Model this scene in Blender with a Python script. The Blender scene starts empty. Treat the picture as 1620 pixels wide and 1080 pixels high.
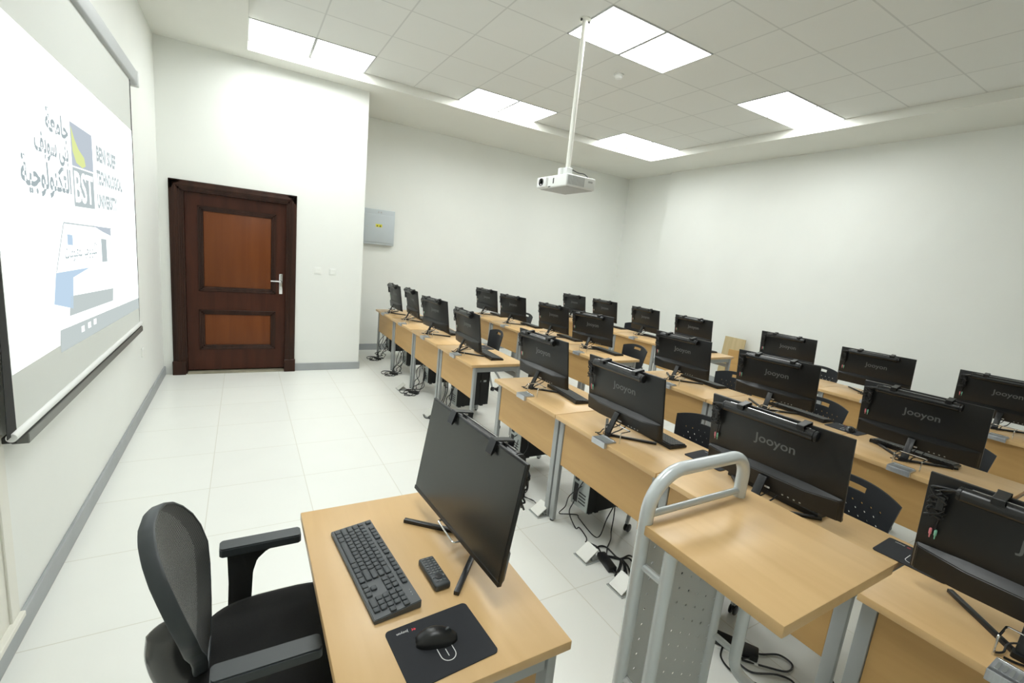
import bpy, bmesh, math, random
from mathutils import Vector, Matrix, Euler
random.seed(7)
PI = math.pi
D = bpy.data
scn = bpy.context.scene
COL = scn.collection

# ------------------------------------------------------------------ materials
def mat(name, color, rough=0.5, metal=0.0, noise=0.0, nscale=8.0, bump=0.0, bscale=200.0, spec=0.5, stretch=(1, 1, 1), coat=0.0):
    m = D.materials.new(name); m.use_nodes = True
    nt = m.node_tree; b = nt.nodes['Principled BSDF']
    b.inputs['Base Color'].default_value = (*color, 1)
    b.inputs['Roughness'].default_value = rough
    b.inputs['Metallic'].default_value = metal
    b.inputs['Specular IOR Level'].default_value = spec
    b.inputs['Coat Weight'].default_value = coat
    tc = nt.nodes.new('ShaderNodeTexCoord')
    mp = nt.nodes.new('ShaderNodeMapping'); mp.inputs['Scale'].default_value = stretch
    nt.links.new(tc.outputs['Object'], mp.inputs['Vector'])
    if noise > 0:
        n = nt.nodes.new('ShaderNodeTexNoise'); n.inputs['Scale'].default_value = nscale; n.inputs['Detail'].default_value = 4
        nt.links.new(mp.outputs['Vector'], n.inputs['Vector'])
        r = nt.nodes.new('ShaderNodeValToRGB')
        r.color_ramp.elements[0].position = 0.3; r.color_ramp.elements[1].position = 0.7
        r.color_ramp.elements[0].color = (*[c * (1 - noise) for c in color], 1)
        r.color_ramp.elements[1].color = (*[min(1, c * (1 + noise)) for c in color], 1)
        nt.links.new(n.outputs['Fac'], r.inputs['Fac']); nt.links.new(r.outputs['Color'], b.inputs['Base Color'])
    if bump > 0:
        n2 = nt.nodes.new('ShaderNodeTexNoise'); n2.inputs['Scale'].default_value = bscale
        nt.links.new(mp.outputs['Vector'], n2.inputs['Vector'])
        bp = nt.nodes.new('ShaderNodeBump'); bp.inputs['Strength'].default_value = bump; bp.inputs['Distance'].default_value = 0.002
        nt.links.new(n2.outputs['Fac'], bp.inputs['Height']); nt.links.new(bp.outputs['Normal'], b.inputs['Normal'])
    return m

def emis(name, color, strength):
    m = D.materials.new(name); m.use_nodes = True
    nt = m.node_tree; nt.nodes.clear()
    e = nt.nodes.new('ShaderNodeEmission'); o = nt.nodes.new('ShaderNodeOutputMaterial')
    e.inputs['Color'].default_value = (*color, 1); e.inputs['Strength'].default_value = strength
    nt.links.new(e.outputs['Emission'], o.inputs['Surface'])
    return m

def grid_mat(name, c_tile, c_line, px, py, ox, oy, lw, rough, noise=0.02, spec=0.5, jitter=0.02):
    """tiles with thin joints, laid out in the object's own x/y"""
    m = D.materials.new(name); m.use_nodes = True
    nt = m.node_tree; b = nt.nodes['Principled BSDF']; L = nt.links.new
    tc = nt.nodes.new('ShaderNodeTexCoord'); sp = nt.nodes.new('ShaderNodeSeparateXYZ'); L(tc.outputs['Object'], sp.inputs[0])
    def M(op, a, v=None, w=None):
        n = nt.nodes.new('ShaderNodeMath'); n.operation = op
        for i, q in enumerate((a, v, w)):
            if q is None: continue
            if isinstance(q, (int, float)): n.inputs[i].default_value = q
            else: L(q, n.inputs[i])
        return n.outputs[0]
    ds, ids = [], []
    for ax, p, o in (('X', px, ox), ('Y', py, oy)):
        t = M('DIVIDE', M('SUBTRACT', sp.outputs[ax], o), p)
        fr = M('FRACT', t); ids.append(M('FLOOR', t))
        ds.append(M('MULTIPLY', M('MINIMUM', fr, M('SUBTRACT', 1.0, fr)), p))
    line = M('LESS_THAN', M('MINIMUM', ds[0], ds[1]), lw / 2)
    cb = nt.nodes.new('ShaderNodeCombineXYZ'); L(ids[0], cb.inputs[0]); L(ids[1], cb.inputs[1])
    wn = nt.nodes.new('ShaderNodeTexWhiteNoise'); wn.noise_dimensions = '3D'; L(cb.outputs[0], wn.inputs['Vector'])
    ns = nt.nodes.new('ShaderNodeTexNoise'); ns.inputs['Scale'].default_value = 3.5; L(tc.outputs['Object'], ns.inputs['Vector'])
    val = M('ADD', M('ADD', 1.0 - jitter / 2 - noise / 2, M('MULTIPLY', wn.outputs['Value'], jitter)), M('MULTIPLY', ns.outputs['Fac'], noise))
    sc = nt.nodes.new('ShaderNodeVectorMath'); sc.operation = 'SCALE'; sc.inputs[0].default_value = c_tile; L(val, sc.inputs['Scale'])
    mx = nt.nodes.new('ShaderNodeMix'); mx.data_type = 'RGBA'
    L(line, mx.inputs['Factor']); L(sc.outputs[0], mx.inputs['A']); mx.inputs['B'].default_value = (*c_line, 1)
    L(mx.outputs['Result'], b.inputs['Base Color'])
    b.inputs['Roughness'].default_value = rough; b.inputs['Specular IOR Level'].default_value = spec
    return m

def wood(name, c0, c1, rough=0.35, scale=1.0, axis='Y', contrast=(0.35, 0.68)):
    m = D.materials.new(name); m.use_nodes = True
    nt = m.node_tree; b = nt.nodes['Principled BSDF']; L = nt.links.new
    tc = nt.nodes.new('ShaderNodeTexCoord'); mp = nt.nodes.new('ShaderNodeMapping')
    s = {'X': (1.2, 14, 14), 'Y': (14, 1.2, 14), 'Z': (14, 14, 1.2)}[axis]
    mp.inputs['Scale'].default_value = [v * scale for v in s]
    oi = nt.nodes.new('ShaderNodeObjectInfo')
    ad = nt.nodes.new('ShaderNodeVectorMath'); ad.operation = 'ADD'
    L(tc.outputs['Object'], mp.inputs['Vector']); L(mp.outputs['Vector'], ad.inputs[0])
    ml = nt.nodes.new('ShaderNodeMath'); ml.operation = 'MULTIPLY'; ml.inputs[1].default_value = 37
    L(oi.outputs['Random'], ml.inputs[0]); L(ml.outputs[0], ad.inputs[1])
    n = nt.nodes.new('ShaderNodeTexNoise'); n.inputs['Scale'].default_value = 1.0; n.inputs['Detail'].default_value = 6; n.inputs['Distortion'].default_value = 0.6
    L(ad.outputs[0], n.inputs['Vector'])
    r = nt.nodes.new('ShaderNodeValToRGB')
    r.color_ramp.elements[0].position, r.color_ramp.elements[1].position = contrast
    r.color_ramp.elements[0].color = (*c0, 1); r.color_ramp.elements[1].color = (*c1, 1)
    L(n.outputs['Fac'], r.inputs['Fac']); L(r.outputs['Color'], b.inputs['Base Color'])
    b.inputs['Roughness'].default_value = rough
    return m

def holes_mat(name, color, rough, ax0, ax1, pitch, rad, lo, hi, stagger=True, metal=0.0, off=(0, 0)):
    """sheet with round perforations laid out on two object axes, inside the lo..hi window"""
    m = mat(name, color, rough, metal)
    nt = m.node_tree; b = nt.nodes['Principled BSDF']; L = nt.links.new
    tc = nt.nodes.new('ShaderNodeTexCoord'); sp = nt.nodes.new('ShaderNodeSeparateXYZ'); L(tc.outputs['Object'], sp.inputs[0])
    def M(op, a, v=None):
        n = nt.nodes.new('ShaderNodeMath'); n.operation = op
        for i, q in enumerate((a, v)):
            if q is None: continue
            if isinstance(q, (int, float)): n.inputs[i].default_value = q
            else: L(q, n.inputs[i])
        return n.outputs[0]
    u = M('DIVIDE', M('SUBTRACT', sp.outputs[ax0], off[0]), pitch[0]); v = M('DIVIDE', M('SUBTRACT', sp.outputs[ax1], off[1]), pitch[1])
    if stagger:
        row = M('FLOOR', v); half = M('MULTIPLY', M('MODULO', M('ABSOLUTE', row), 2.0), 0.5)
        u = M('ADD', u, half)
    du = M('MULTIPLY', M('SUBTRACT', M('FRACT', u), 0.5), pitch[0]); dv = M('MULTIPLY', M('SUBTRACT', M('FRACT', v), 0.5), pitch[1])
    d2 = M('ADD', M('MULTIPLY', du, du), M('MULTIPLY', dv, dv))
    hole = M('LESS_THAN', d2, rad * rad)
    for ax, l, h in ((ax0, lo[0], hi[0]), (ax1, lo[1], hi[1])):
        hole = M('MULTIPLY', hole, M('GREATER_THAN', sp.outputs[ax], l)); hole = M('MULTIPLY', hole, M('LESS_THAN', sp.outputs[ax], h))
    L(M('SUBTRACT', 1.0, hole), b.inputs['Alpha'])
    return m

M_ = {}
M_['wall'] = mat('wall_paint', (0.80, 0.815, 0.782), 0.6, noise=0.015, nscale=1.5, bump=0.08, bscale=120)
M_['gyp'] = mat('gypsum_white', (0.74, 0.74, 0.69), 0.7, noise=0.01, nscale=2)
M_['tile_ceiling'] = grid_mat('ceiling_tiles', (0.74, 0.745, 0.72), (0.60, 0.605, 0.585), .6, .6, 0, 0, .014, .85, .015, .2, .02)
M_['floor'] = grid_mat('porcelain_floor', (0.80, 0.81, 0.77), (0.66, 0.65, 0.58), .5825, .585, .015, 1.03, .005, .28, .04, .45, .02)
M_['skirt'] = mat('grey_skirting_paint', (0.335, 0.355, 0.365), .45, noise=.06, nscale=5)
M_['white_trim'] = mat('cream_trim_paint', (0.76, 0.75, 0.68), .4)
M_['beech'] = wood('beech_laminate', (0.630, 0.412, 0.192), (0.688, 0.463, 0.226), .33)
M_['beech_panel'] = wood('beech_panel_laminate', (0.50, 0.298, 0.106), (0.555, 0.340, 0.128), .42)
M_['beech_edge'] = mat('beech_edge_band', (0.53, 0.33, 0.14), .4, noise=.05, nscale=10)
M_['grey_metal'] = mat('silver_grey_powder_coat', (0.36, 0.375, 0.375), .42, .25, noise=.03, nscale=3)
M_['podium_metal'] = mat('podium_grey_enamel', (0.62, 0.66, 0.68), .25, .12, noise=.02, nscale=3, coat=.3)
M_['podium_sheet'] = holes_mat('perforated_grey_sheet', (0.52, 0.54, 0.535), .45, 'X', 'Z', (.104, .027), .0046, (-9, -9), (9, 9), True, .1)
M_['black'] = mat('black_plastic', (0.008, 0.0085, 0.0092), .36, noise=.1, nscale=40, bump=.05, bscale=900)
M_['black_gloss'] = mat('glossy_black_plastic', (0.008, 0.008, 0.009), .12, coat=.4)
M_['black_matte'] = mat('matt_black', (0.010, 0.0105, 0.0105), .7)
M_['black_fabric'] = mat('black_seat_fabric', (0.0035, 0.0037, 0.0037), .95, noise=.2, nscale=120, bump=.3, bscale=500)
M_['charcoal'] = mat('charcoal_plastic', (0.036, 0.043, 0.047), .45, bump=.05, bscale=700)
M_['key'] = mat('charcoal_keycaps', (0.050, 0.057, 0.063), .5)
M_['kbase'] = mat('keyboard_case', (0.080, 0.088, 0.094), .5)
M_['screen'] = mat('matt_display', (0.013, 0.0145, 0.0135), .25, spec=1.0)
M_['letter'] = mat('silver_grey_print', (0.14, 0.144, 0.146), .4)
M_['white_print'] = mat('white_print', (0.75, 0.75, 0.75), .5)
M_['red_print'] = mat('red_print', (0.55, 0.01, 0.03), .5)
M_['pad'] = mat('navy_black_pad_cloth', (0.013, 0.0145, 0.019), .8, bump=.1, bscale=800)
M_['chrome'] = mat('chrome', (0.75, 0.75, 0.75), .12, 1.0)
M_['alu'] = mat('brushed_aluminium', (0.55, 0.57, 0.60), .35, .7, noise=.05, nscale=30, stretch=(1, 12, 1))
M_['steel'] = mat('zinc_steel', (0.52, 0.54, 0.53), .4, .6)
M_['lid'] = mat('grey_floor_lid', (0.62, 0.62, 0.58), .45, .3)
M_['io'] = mat('pale_back_plate', (0.42, 0.45, 0.44), .45, .5, noise=.06, nscale=20)
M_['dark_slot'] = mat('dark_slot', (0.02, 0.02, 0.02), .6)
M_['pink'] = mat('pink_plug', (0.80, 0.25, 0.30), .4)
M_['green'] = mat('mint_plug', (0.25, 0.60, 0.45), .4)
M_['white_plastic'] = mat('white_plastic', (0.80, 0.815, 0.80), .35)
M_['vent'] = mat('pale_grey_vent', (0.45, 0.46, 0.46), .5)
M_['white_metal'] = mat('white_painted_pole', (0.80, 0.80, 0.74), .4)
M_['door_dark'] = wood('dark_mahogany', (0.024, 0.0095, 0.0055), (0.046, 0.0175, 0.010), .38, 1.0, 'Z'); M_['door_dark'].node_tree.nodes['Principled BSDF'].inputs['Specular IOR Level'].default_value = .25
M_['door_mid'] = wood('mahogany_rail', (0.044, 0.0125, 0.006), (0.068, 0.0195, 0.009), .38, 1.0, 'Z'); M_['door_mid'].node_tree.nodes['Principled BSDF'].inputs['Specular IOR Level'].default_value = .25
M_['door_panel'] = wood('red_brown_veneer', (0.135, 0.037, 0.0085), (0.165, 0.047, 0.011), .4, .8, 'Z'); M_['door_panel'].node_tree.nodes['Principled BSDF'].inputs['Specular IOR Level'].default_value = .25
M_['sill'] = mat('stone_threshold', (0.27, 0.25, 0.18), .5, noise=.15, nscale=12)
M_['box'] = mat('grey_enclosure', (0.50, 0.55, 0.58), .4, noise=.02, nscale=4)
M_['yellow'] = mat('yellow_sticker', (0.70, 0.65, 0.05), .5)
M_['fabric_screen'] = mat('projection_cloth', (0.66, 0.68, 0.65), .8, bump=.03, bscale=1200)
M_['case'] = mat('screen_case', (0.42, 0.44, 0.45), .45)
M_['chairshell'] = holes_mat('perforated_black_shell', (0.017, 0.020, 0.025), .42, 'Y', 'Z', (.042, .033), .0056, (-.165, .585), (.165, .765), True)
M_['chairplain'] = mat('black_chair_plastic', (0.017, 0.020, 0.025), .42, bump=.05, bscale=600)
M_['mesh_back'] = holes_mat('black_mesh_weave', (0.022, 0.024, 0.024), .6, 'Y', 'Z', (.0062, .0062), .0008, (-9, -9), (9, 9), True)
def ribs(m):
    nt = m.node_tree; b = nt.nodes['Principled BSDF']
    wv = nt.nodes.new('ShaderNodeTexWave'); wv.bands_direction = 'Y'; wv.inputs['Scale'].default_value = 34
    tc = nt.nodes.new('ShaderNodeTexCoord'); nt.links.new(tc.outputs['Object'], wv.inputs['Vector'])
    r = nt.nodes.new('ShaderNodeValToRGB'); r.color_ramp.elements[0].color = (.008, .009, .009, 1); r.color_ramp.elements[1].color = (.042, .045, .044, 1)
    nt.links.new(wv.outputs['Fac'], r.inputs['Fac']); nt.links.new(r.outputs['Color'], b.inputs['Base Color'])
ribs(M_['mesh_back'])
M_['dark_grey'] = mat('dark_grey_plastic', (0.06, 0.06, 0.058), .22, coat=.5)
M_['cardboard'] = wood('pale_board', (0.50, 0.40, 0.22), (0.58, 0.47, 0.27), .5, 1, 'Z')
M_['bar_black'] = mat('satin_black_bar', (0.011, 0.0115, 0.012), .26)
M_['dark_strip'] = mat('dark_chrome_strip', (0.50, 0.50, 0.51), .25, .9)
M_['lower_strip'] = mat('grey_strip', (0.20, 0.205, 0.19), .4, .3)
M_['lamp'] = emis('lamp_diffuser_glow', (0.965, 1.0, 0.985), 15.0)
M_['proj'] = emis('projected_white', (0.93, 1.0, 0.99), 1.7)
M_['proj_grey'] = emis('projected_grey', (0.62, 0.69, 0.68), 0.8)
M_['proj_text'] = emis('projected_grey_text', (0.47, 0.55, 0.57), 0.8)
M_['proj_pale'] = emis('projected_pale_text', (0.58, 0.66, 0.67), 0.8)
M_['proj_blue'] = emis('projected_blue', (0.60, 0.77, 0.94), 0.8)
M_['proj_slate'] = emis('projected_slate', (0.60, 0.67, 0.74), 0.8)
M_['proj_yellow'] = emis('projected_yellow', (0.86, 0.95, 0.42), 0.8)

# ------------------------------------------------------------------ mesh helpers
def bm_new(): return bmesh.new()

def merge(dst, src, mtx=None):
    if mtx is not None: src.transform(mtx)
    me = D.meshes.new('tmp'); src.to_mesh(me); src.free()
    dst.from_mesh(me); D.meshes.remove(me)

def box(bm, x0, x1, y0, y1, z0, z1, r=0.0, seg=2, mtx=None):
    b = bmesh.new(); bmesh.ops.create_cube(b, size=1)
    bmesh.ops.scale(b, vec=(abs(x1 - x0), abs(y1 - y0), abs(z1 - z0)), verts=b.verts)
    bmesh.ops.translate(b, vec=((x0 + x1) / 2, (y0 + y1) / 2, (z0 + z1) / 2), verts=b.verts)
    if r > 0:
        bmesh.ops.bevel(b, geom=b.edges[:], offset=r, segments=seg, affect='EDGES', profile=0.5)
    merge(bm, b, mtx)
    return bm

def BX(x0, x1, y0, y1, z0, z1, r=0.0, seg=2):
    return box(bmesh.new(), x0, x1, y0, y1, z0, z1, r, seg)

def smooth_path(pts, n=6):
    pts = [Vector(p) for p in pts]
    if len(pts) < 3: return pts
    out = []
    for i in range(len(pts) - 1):
        p0 = pts[max(i - 1, 0)]; p1 = pts[i]; p2 = pts[i + 1]; p3 = pts[min(i + 2, len(pts) - 1)]
        for k in range(n):
            t = k / n
            out.append(0.5 * ((2 * p1) + (-p0 + p2) * t + (2 * p0 - 5 * p1 + 4 * p2 - p3) * t * t + (-p0 + 3 * p1 - 3 * p2 + p3) * t ** 3))
    out.append(pts[-1])
    return out

def round_path(pts, rad, n=6):
    """polyline with filleted corners"""
    pts = [Vector(p) for p in pts]; out = [pts[0]]
    for i in range(1, len(pts) - 1):
        a, b, c = pts[i - 1], pts[i], pts[i + 1]
        r = min(rad, (a - b).length * .49, (c - b).length * .49)
        p = b + (a - b).normalized() * r; q = b + (c - b).normalized() * r
        for k in range(n + 1):
            t = k / n
            out.append(p * (1 - t) ** 2 + b * 2 * t * (1 - t) + q * t * t)
    out.append(pts[-1])
    return out

def tube(bm, pts, rad, seg=10, closed=False, flat=None):
    pts = [Vector(p) for p in pts]
    cl = [pts[0]]
    for p in pts[1:]:
        if (p - cl[-1]).length > 1e-6: cl.append(p)
    pts = cl; n = len(pts)
    rads = rad if isinstance(rad, (list, tuple)) else [rad] * n
    if len(rads) != n: rads = [rads[0]] * n
    tan = []
    for i in range(n):
        a = pts[(i - 1) % n] if (i > 0 or closed) else pts[0]
        b = pts[(i + 1) % n] if (i < n - 1 or closed) else pts[-1]
        t = (b - a); tan.append(t.normalized() if t.length > 1e-9 else Vector((0, 0, 1)))
    up = Vector((0, 0, 1)) if abs(tan[0].z) < .9 else Vector((1, 0, 0))
    u = tan[0].cross(up).normalized()
    rings = []
    for i in range(n):
        u = (u - tan[i] * u.dot(tan[i]))
        u = u.normalized() if u.length > 1e-6 else tan[i].orthogonal().normalized()
        v = tan[i].cross(u)
        ring = []
        for k in range(seg):
            a = 2 * PI * k / seg
            s = flat if flat else 1.0
            ring.append(bm.verts.new(pts[i] + (u * math.cos(a) + v * math.sin(a) * s) * rads[i]))
        rings.append(ring)
    for i in range(n if closed else n - 1):
        A, B = rings[i], rings[(i + 1) % n]
        for k in range(seg):
            bm.faces.new((A[k], A[(k + 1) % seg], B[(k + 1) % seg], B[k]))
    if not closed:
        bm.faces.new(rings[0][::-1]); bm.faces.new(rings[-1])
    return bm

def lathe(bm, prof, seg=24, origin=(0, 0, 0), axis='Z'):
    b = bmesh.new(); rings = []
    for r, z in prof:
        if r < 1e-6: rings.append([b.verts.new((0, 0, z))]); continue
        rings.append([b.verts.new((r * math.cos(2 * PI * k / seg), r * math.sin(2 * PI * k / seg), z)) for k in range(seg)])
    for A, B in zip(rings, rings[1:]):
        if len(A) == 1 and len(B) == 1: continue
        for k in range(seg):
            k2 = (k + 1) % seg
            if len(A) == 1: b.faces.new((A[0], B[k2], B[k]))
            elif len(B) == 1: b.faces.new((A[k], A[k2], B[0]))
            else: b.faces.new((A[k], A[k2], B[k2], B[k]))
    for R, rev in ((rings[0], True), (rings[-1], False)):
        if len(R) > 1: b.faces.new(R[::-1] if rev else R)
    rot = {'Z': Matrix(), 'X': Matrix.Rotation(PI / 2, 4, 'Y'), 'Y': Matrix.Rotation(-PI / 2, 4, 'X')}[axis]
    merge(bm, b, Matrix.Translation(origin) @ rot)
    return bm

def prism(bm, poly, z0, z1, mtx=None, r=0.0):
    """extrude a 2-D outline (local x,y) from z0 to z1, then place with mtx"""
    b = bmesh.new()
    lo = [b.verts.new((x, y, z0)) for x, y in poly]; hi = [b.verts.new((x, y, z1)) for x, y in poly]
    b.faces.new(lo[::-1]); b.faces.new(hi)
    n = len(poly)
    for i in range(n): b.faces.new((lo[i], lo[(i + 1) % n], hi[(i + 1) % n], hi[i]))
    bmesh.ops.recalc_face_normals(b, faces=b.faces[:])
    if r > 0: bmesh.ops.bevel(b, geom=b.edges[:], offset=r, segments=2, affect='EDGES')
    merge(bm, b, mtx)
    return bm

def rrect(x0, x1, y0, y1, r, n=5):
    out = []
    for cx, cy, a0 in ((x1 - r, y1 - r, 0), (x0 + r, y1 - r, 90), (x0 + r, y0 + r, 180), (x1 - r, y0 + r, 270)):
        for k in range(n + 1):
            a = math.radians(a0 + 90 * k / n); out.append((cx + r * math.cos(a), cy + r * math.sin(a)))
    return out

def obj(name, bm, material, parent=None, smooth=35, loc=None, rot=None):
    bmesh.ops.recalc_face_normals(bm, faces=bm.faces[:])
    me = D.meshes.new(name); bm.to_mesh(me); bm.free()
    me.materials.append(material)
    if smooth:
        for p in me.polygons: p.use_smooth = True
        try: me.set_sharp_from_angle(angle=math.radians(smooth))
        except Exception: pass
    o = D.objects.new(name, me); COL.objects.link(o)
    if parent is not None: o.parent = parent
    if loc is not None: o.location = loc
    if rot is not None: o.rotation_euler = rot
    return o

def tag(o, label, cat, group=None):
    o['label'] = label; o['category'] = cat
    if group: o['group'] = group
    return o

def thing(name, label, cat, loc=(0, 0, 0), rz=0.0, group=None):
    o = D.objects.new(name, None); COL.objects.link(o)
    o.empty_display_size = .05
    o.location = loc; o.rotation_euler = (0, 0, rz)
    return tag(o, label, cat, group)

def struct(name, bm, m, parent=None, smooth=None):
    o = obj(name, bm, m, parent, smooth)
    if parent is None: o['kind'] = 'structure'
    return o

def dup(root, loc, rz, label, group=None):
    r = root.copy(); COL.objects.link(r); r.location = loc; r.rotation_euler = (0, 0, rz)
    r['label'] = label
    if group: r['group'] = group
    for ch in list(root.children):
        c = ch.copy(); COL.objects.link(c); c.parent = r
        for g in list(ch.children):
            d = g.copy(); COL.objects.link(d); d.parent = c
    return r

def text_bm(s, size, mtx, depth=0.0006, align='CENTER', bold=0.0, xs=1.0):
    cu = D.curves.new('txt', 'FONT'); cu.body = s; cu.size = size; cu.extrude = depth / 2; cu.offset = bold
    cu.align_x = align; cu.align_y = 'CENTER'; cu.resolution_u = 3
    o = D.objects.new('txt', cu); COL.objects.link(o)
    bpy.context.view_layer.update()
    dg = bpy.context.evaluated_depsgraph_get()
    me = D.meshes.new_from_object(o.evaluated_get(dg))
    b = bmesh.new(); b.from_mesh(me)
    if xs != 1.0: bmesh.ops.scale(b, vec=(xs, 1, 1), verts=b.verts)
    b.transform(mtx)
    D.objects.remove(o); D.curves.remove(cu); D.meshes.remove(me)
    return b

def fit_text(s, u0, u1, v0, v1, to3d, depth=.0006, bold=0.0):
    """text stretched to fill a rectangle (u,v); to3d maps local (u,v,w) -> matrix"""
    b = text_bm(s, 1.0, Matrix(), depth=0.0, align='LEFT', bold=bold)
    xs = [v.co.x for v in b.verts]; ys = [v.co.y for v in b.verts]
    mnx, mxx, mny, mxy = min(xs), max(xs), min(ys), max(ys)
    for v in b.verts:
        v.co.x = u0 + (v.co.x - mnx) / (mxx - mnx) * (u1 - u0)
        v.co.y = v0 + (v.co.y - mny) / (mxy - mny) * (v1 - v0)
        v.co.z = 0
    b.transform(to3d)
    return b

# ------------------------------------------------------------------ camera
def cam_basis(yaw, pitch, roll):
    f = Vector((math.sin(yaw) * math.cos(pitch), math.cos(yaw) * math.cos(pitch), math.sin(pitch)))
    rt = Vector((math.cos(yaw), -math.sin(yaw), 0)); up = rt.cross(f)
    c, s = math.cos(roll), math.sin(roll)
    return c * rt + s * up, -s * rt + c * up, f
R_, U_, F_ = cam_basis(0.539807926, -0.177462826, 0.102510564)
cam = D.cameras.new('camera'); cam.sensor_width = 36; cam.lens = 724.290854 / 1620 * 36
cam.clip_start = 0.02; cam.clip_end = 60
co = D.objects.new('camera', cam); COL.objects.link(co)
mw = Matrix((R_, U_, -F_)).transposed().to_4x4(); mw.translation = Vector((0.794801, -0.043201, 1.717689))
co.matrix_world = mw
scn.camera = co

# ------------------------------------------------------------------ room shell
XB, YF, YD, YN, ZC, ZB = 7.72, 7.55, 6.36, -2.6, 3.7, 3.6   # back wall x, far wall y, door wall y, near wall y, tile ceiling, border
struct('floor', BX(-.12, 7.95, YN - .1, YF + .1, -.1, 0), M_['floor'])
struct('wall_left', BX(-.12, 0, YN, YD + .3, 0, 3.9), M_['wall'])
def door_wall():
    bm = bmesh.new()
    box(bm, 0, .205, YD, YD + .25, 0, ZB); box(bm, 1.30, 2.175, YD, YD + .25, 0, ZB); box(bm, .205, 1.30, YD, YD + .25, 2.12, ZB)
    box(bm, 2.0, 2.175, YD + .25, YF, 0, ZB)
    return bm
struct('wall_door', door_wall(), M_['wall'])
struct('wall_far', BX(2.175, 7.95, YF, YF + .1, 0, ZB), M_['wall'])
def wall_back():
    bm = bmesh.new(); box(bm, XB, XB + .25, YN, 6.36, 0, ZB); box(bm, XB + .09, XB + .25, 6.36, YF, 0, ZB); return bm
struct('wall_right', wall_back(), M_['wall'])
struct('wall_near', BX(-.12, 7.95, YN - .1, YN, 0, 3.9), M_['wall'])
X0, X1, YR = .84, 6.84, 6.05     # recess of the tiled ceiling
ceil = struct('ceiling', BX(-.0, 6.2, -8.8, .02, 0, .1), M_['tile_ceiling'])
ceil.location = (X0, YR, ZC)
def border():
    bm = bmesh.new()
    box(bm, -.12, X0, YN, YD + .3, ZB, ZC + .1); box(bm, X0, X1, YR, YF + .1, ZB, ZC + .1); box(bm, X1, 7.95, YN, YF + .1, ZB, ZC + .1)
    return bm
struct('trim_1', border(), M_['gyp'])
def bb(x0, x1, y0, y1): return BX(x0, x1, y0, y1, 0, .1, .004, 1)
struct('baseboard_left', bb(0, .018, YN, YD), M_['skirt'])
struct('baseboard_door', bb(1.365, 2.19, YD - .016, YD), M_['skirt'])
struct('baseboard_alcove', bb(2.175, 2.19, YD, YF), M_['skirt'])
struct('baseboard_far', bb(2.19, XB + .09, YF - .016, YF), M_['skirt'])
struct('baseboard_right', bb(XB - .016, XB, YN, 6.36), M_['skirt'])
# framed recess on the screen wall, its right jamb and sill show at the photo's left edge
def frame_left():
    bm = bmesh.new()
    box(bm, .001, .014, 2.21, 2.285, .12, .88, .003, 1); box(bm, .001, .03, 1.2, 2.285, .10, .125, .003, 1)
    box(bm, .001, .006, 1.2, 2.21, .125, .88)
    return bm
struct('trim_2', frame_left(), M_['white_trim'])

# ------------------------------------------------------------------ ceiling lights
def make_light():
    t = thing('ceiling_light', 'x', 'ceiling light', (0, 0, 0), 0, 'recessed ceiling light panels')
    f = bmesh.new()
    for a in ((-.298, .298, -.298, -.284), (-.298, .298, .284, .298), (-.298, -.284, -.284, .284), (.284, .298, -.284, .284)):
        box(f, *a, -.006, .0)
    obj('frame', f, M_['vent'], t, None)
    obj('diffuser', BX(-.284, .284, -.284, .284, -.0055, -.001), M_['lamp'], t, None)
    return t
lt0 = make_light(); first = True
rowname = {0: 'along the far ceiling edge', 1: 'in the projector pole row', 2: 'in the row above the camera'}
colname = {0: 'door-side', 1: 'middle', 2: 'back-wall'}
for rj in range(3):
    for ci in range(3):
        if rj == 2 and ci > 0: continue
        for k in range(2):
            x = X0 + .6 * (4 * ci + k) + .3; y = YR - .3 - 2.4 * rj
            lab = 'square lit ceiling panel %s, %s one of the %s pair' % (rowname[rj], ('left', 'right')[k], colname[ci])
            if first: lt0.location = (x, y, ZC); lt0['label'] = lab; first = False
            else: dup(lt0, (x, y, ZC), 0, lab)

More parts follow.
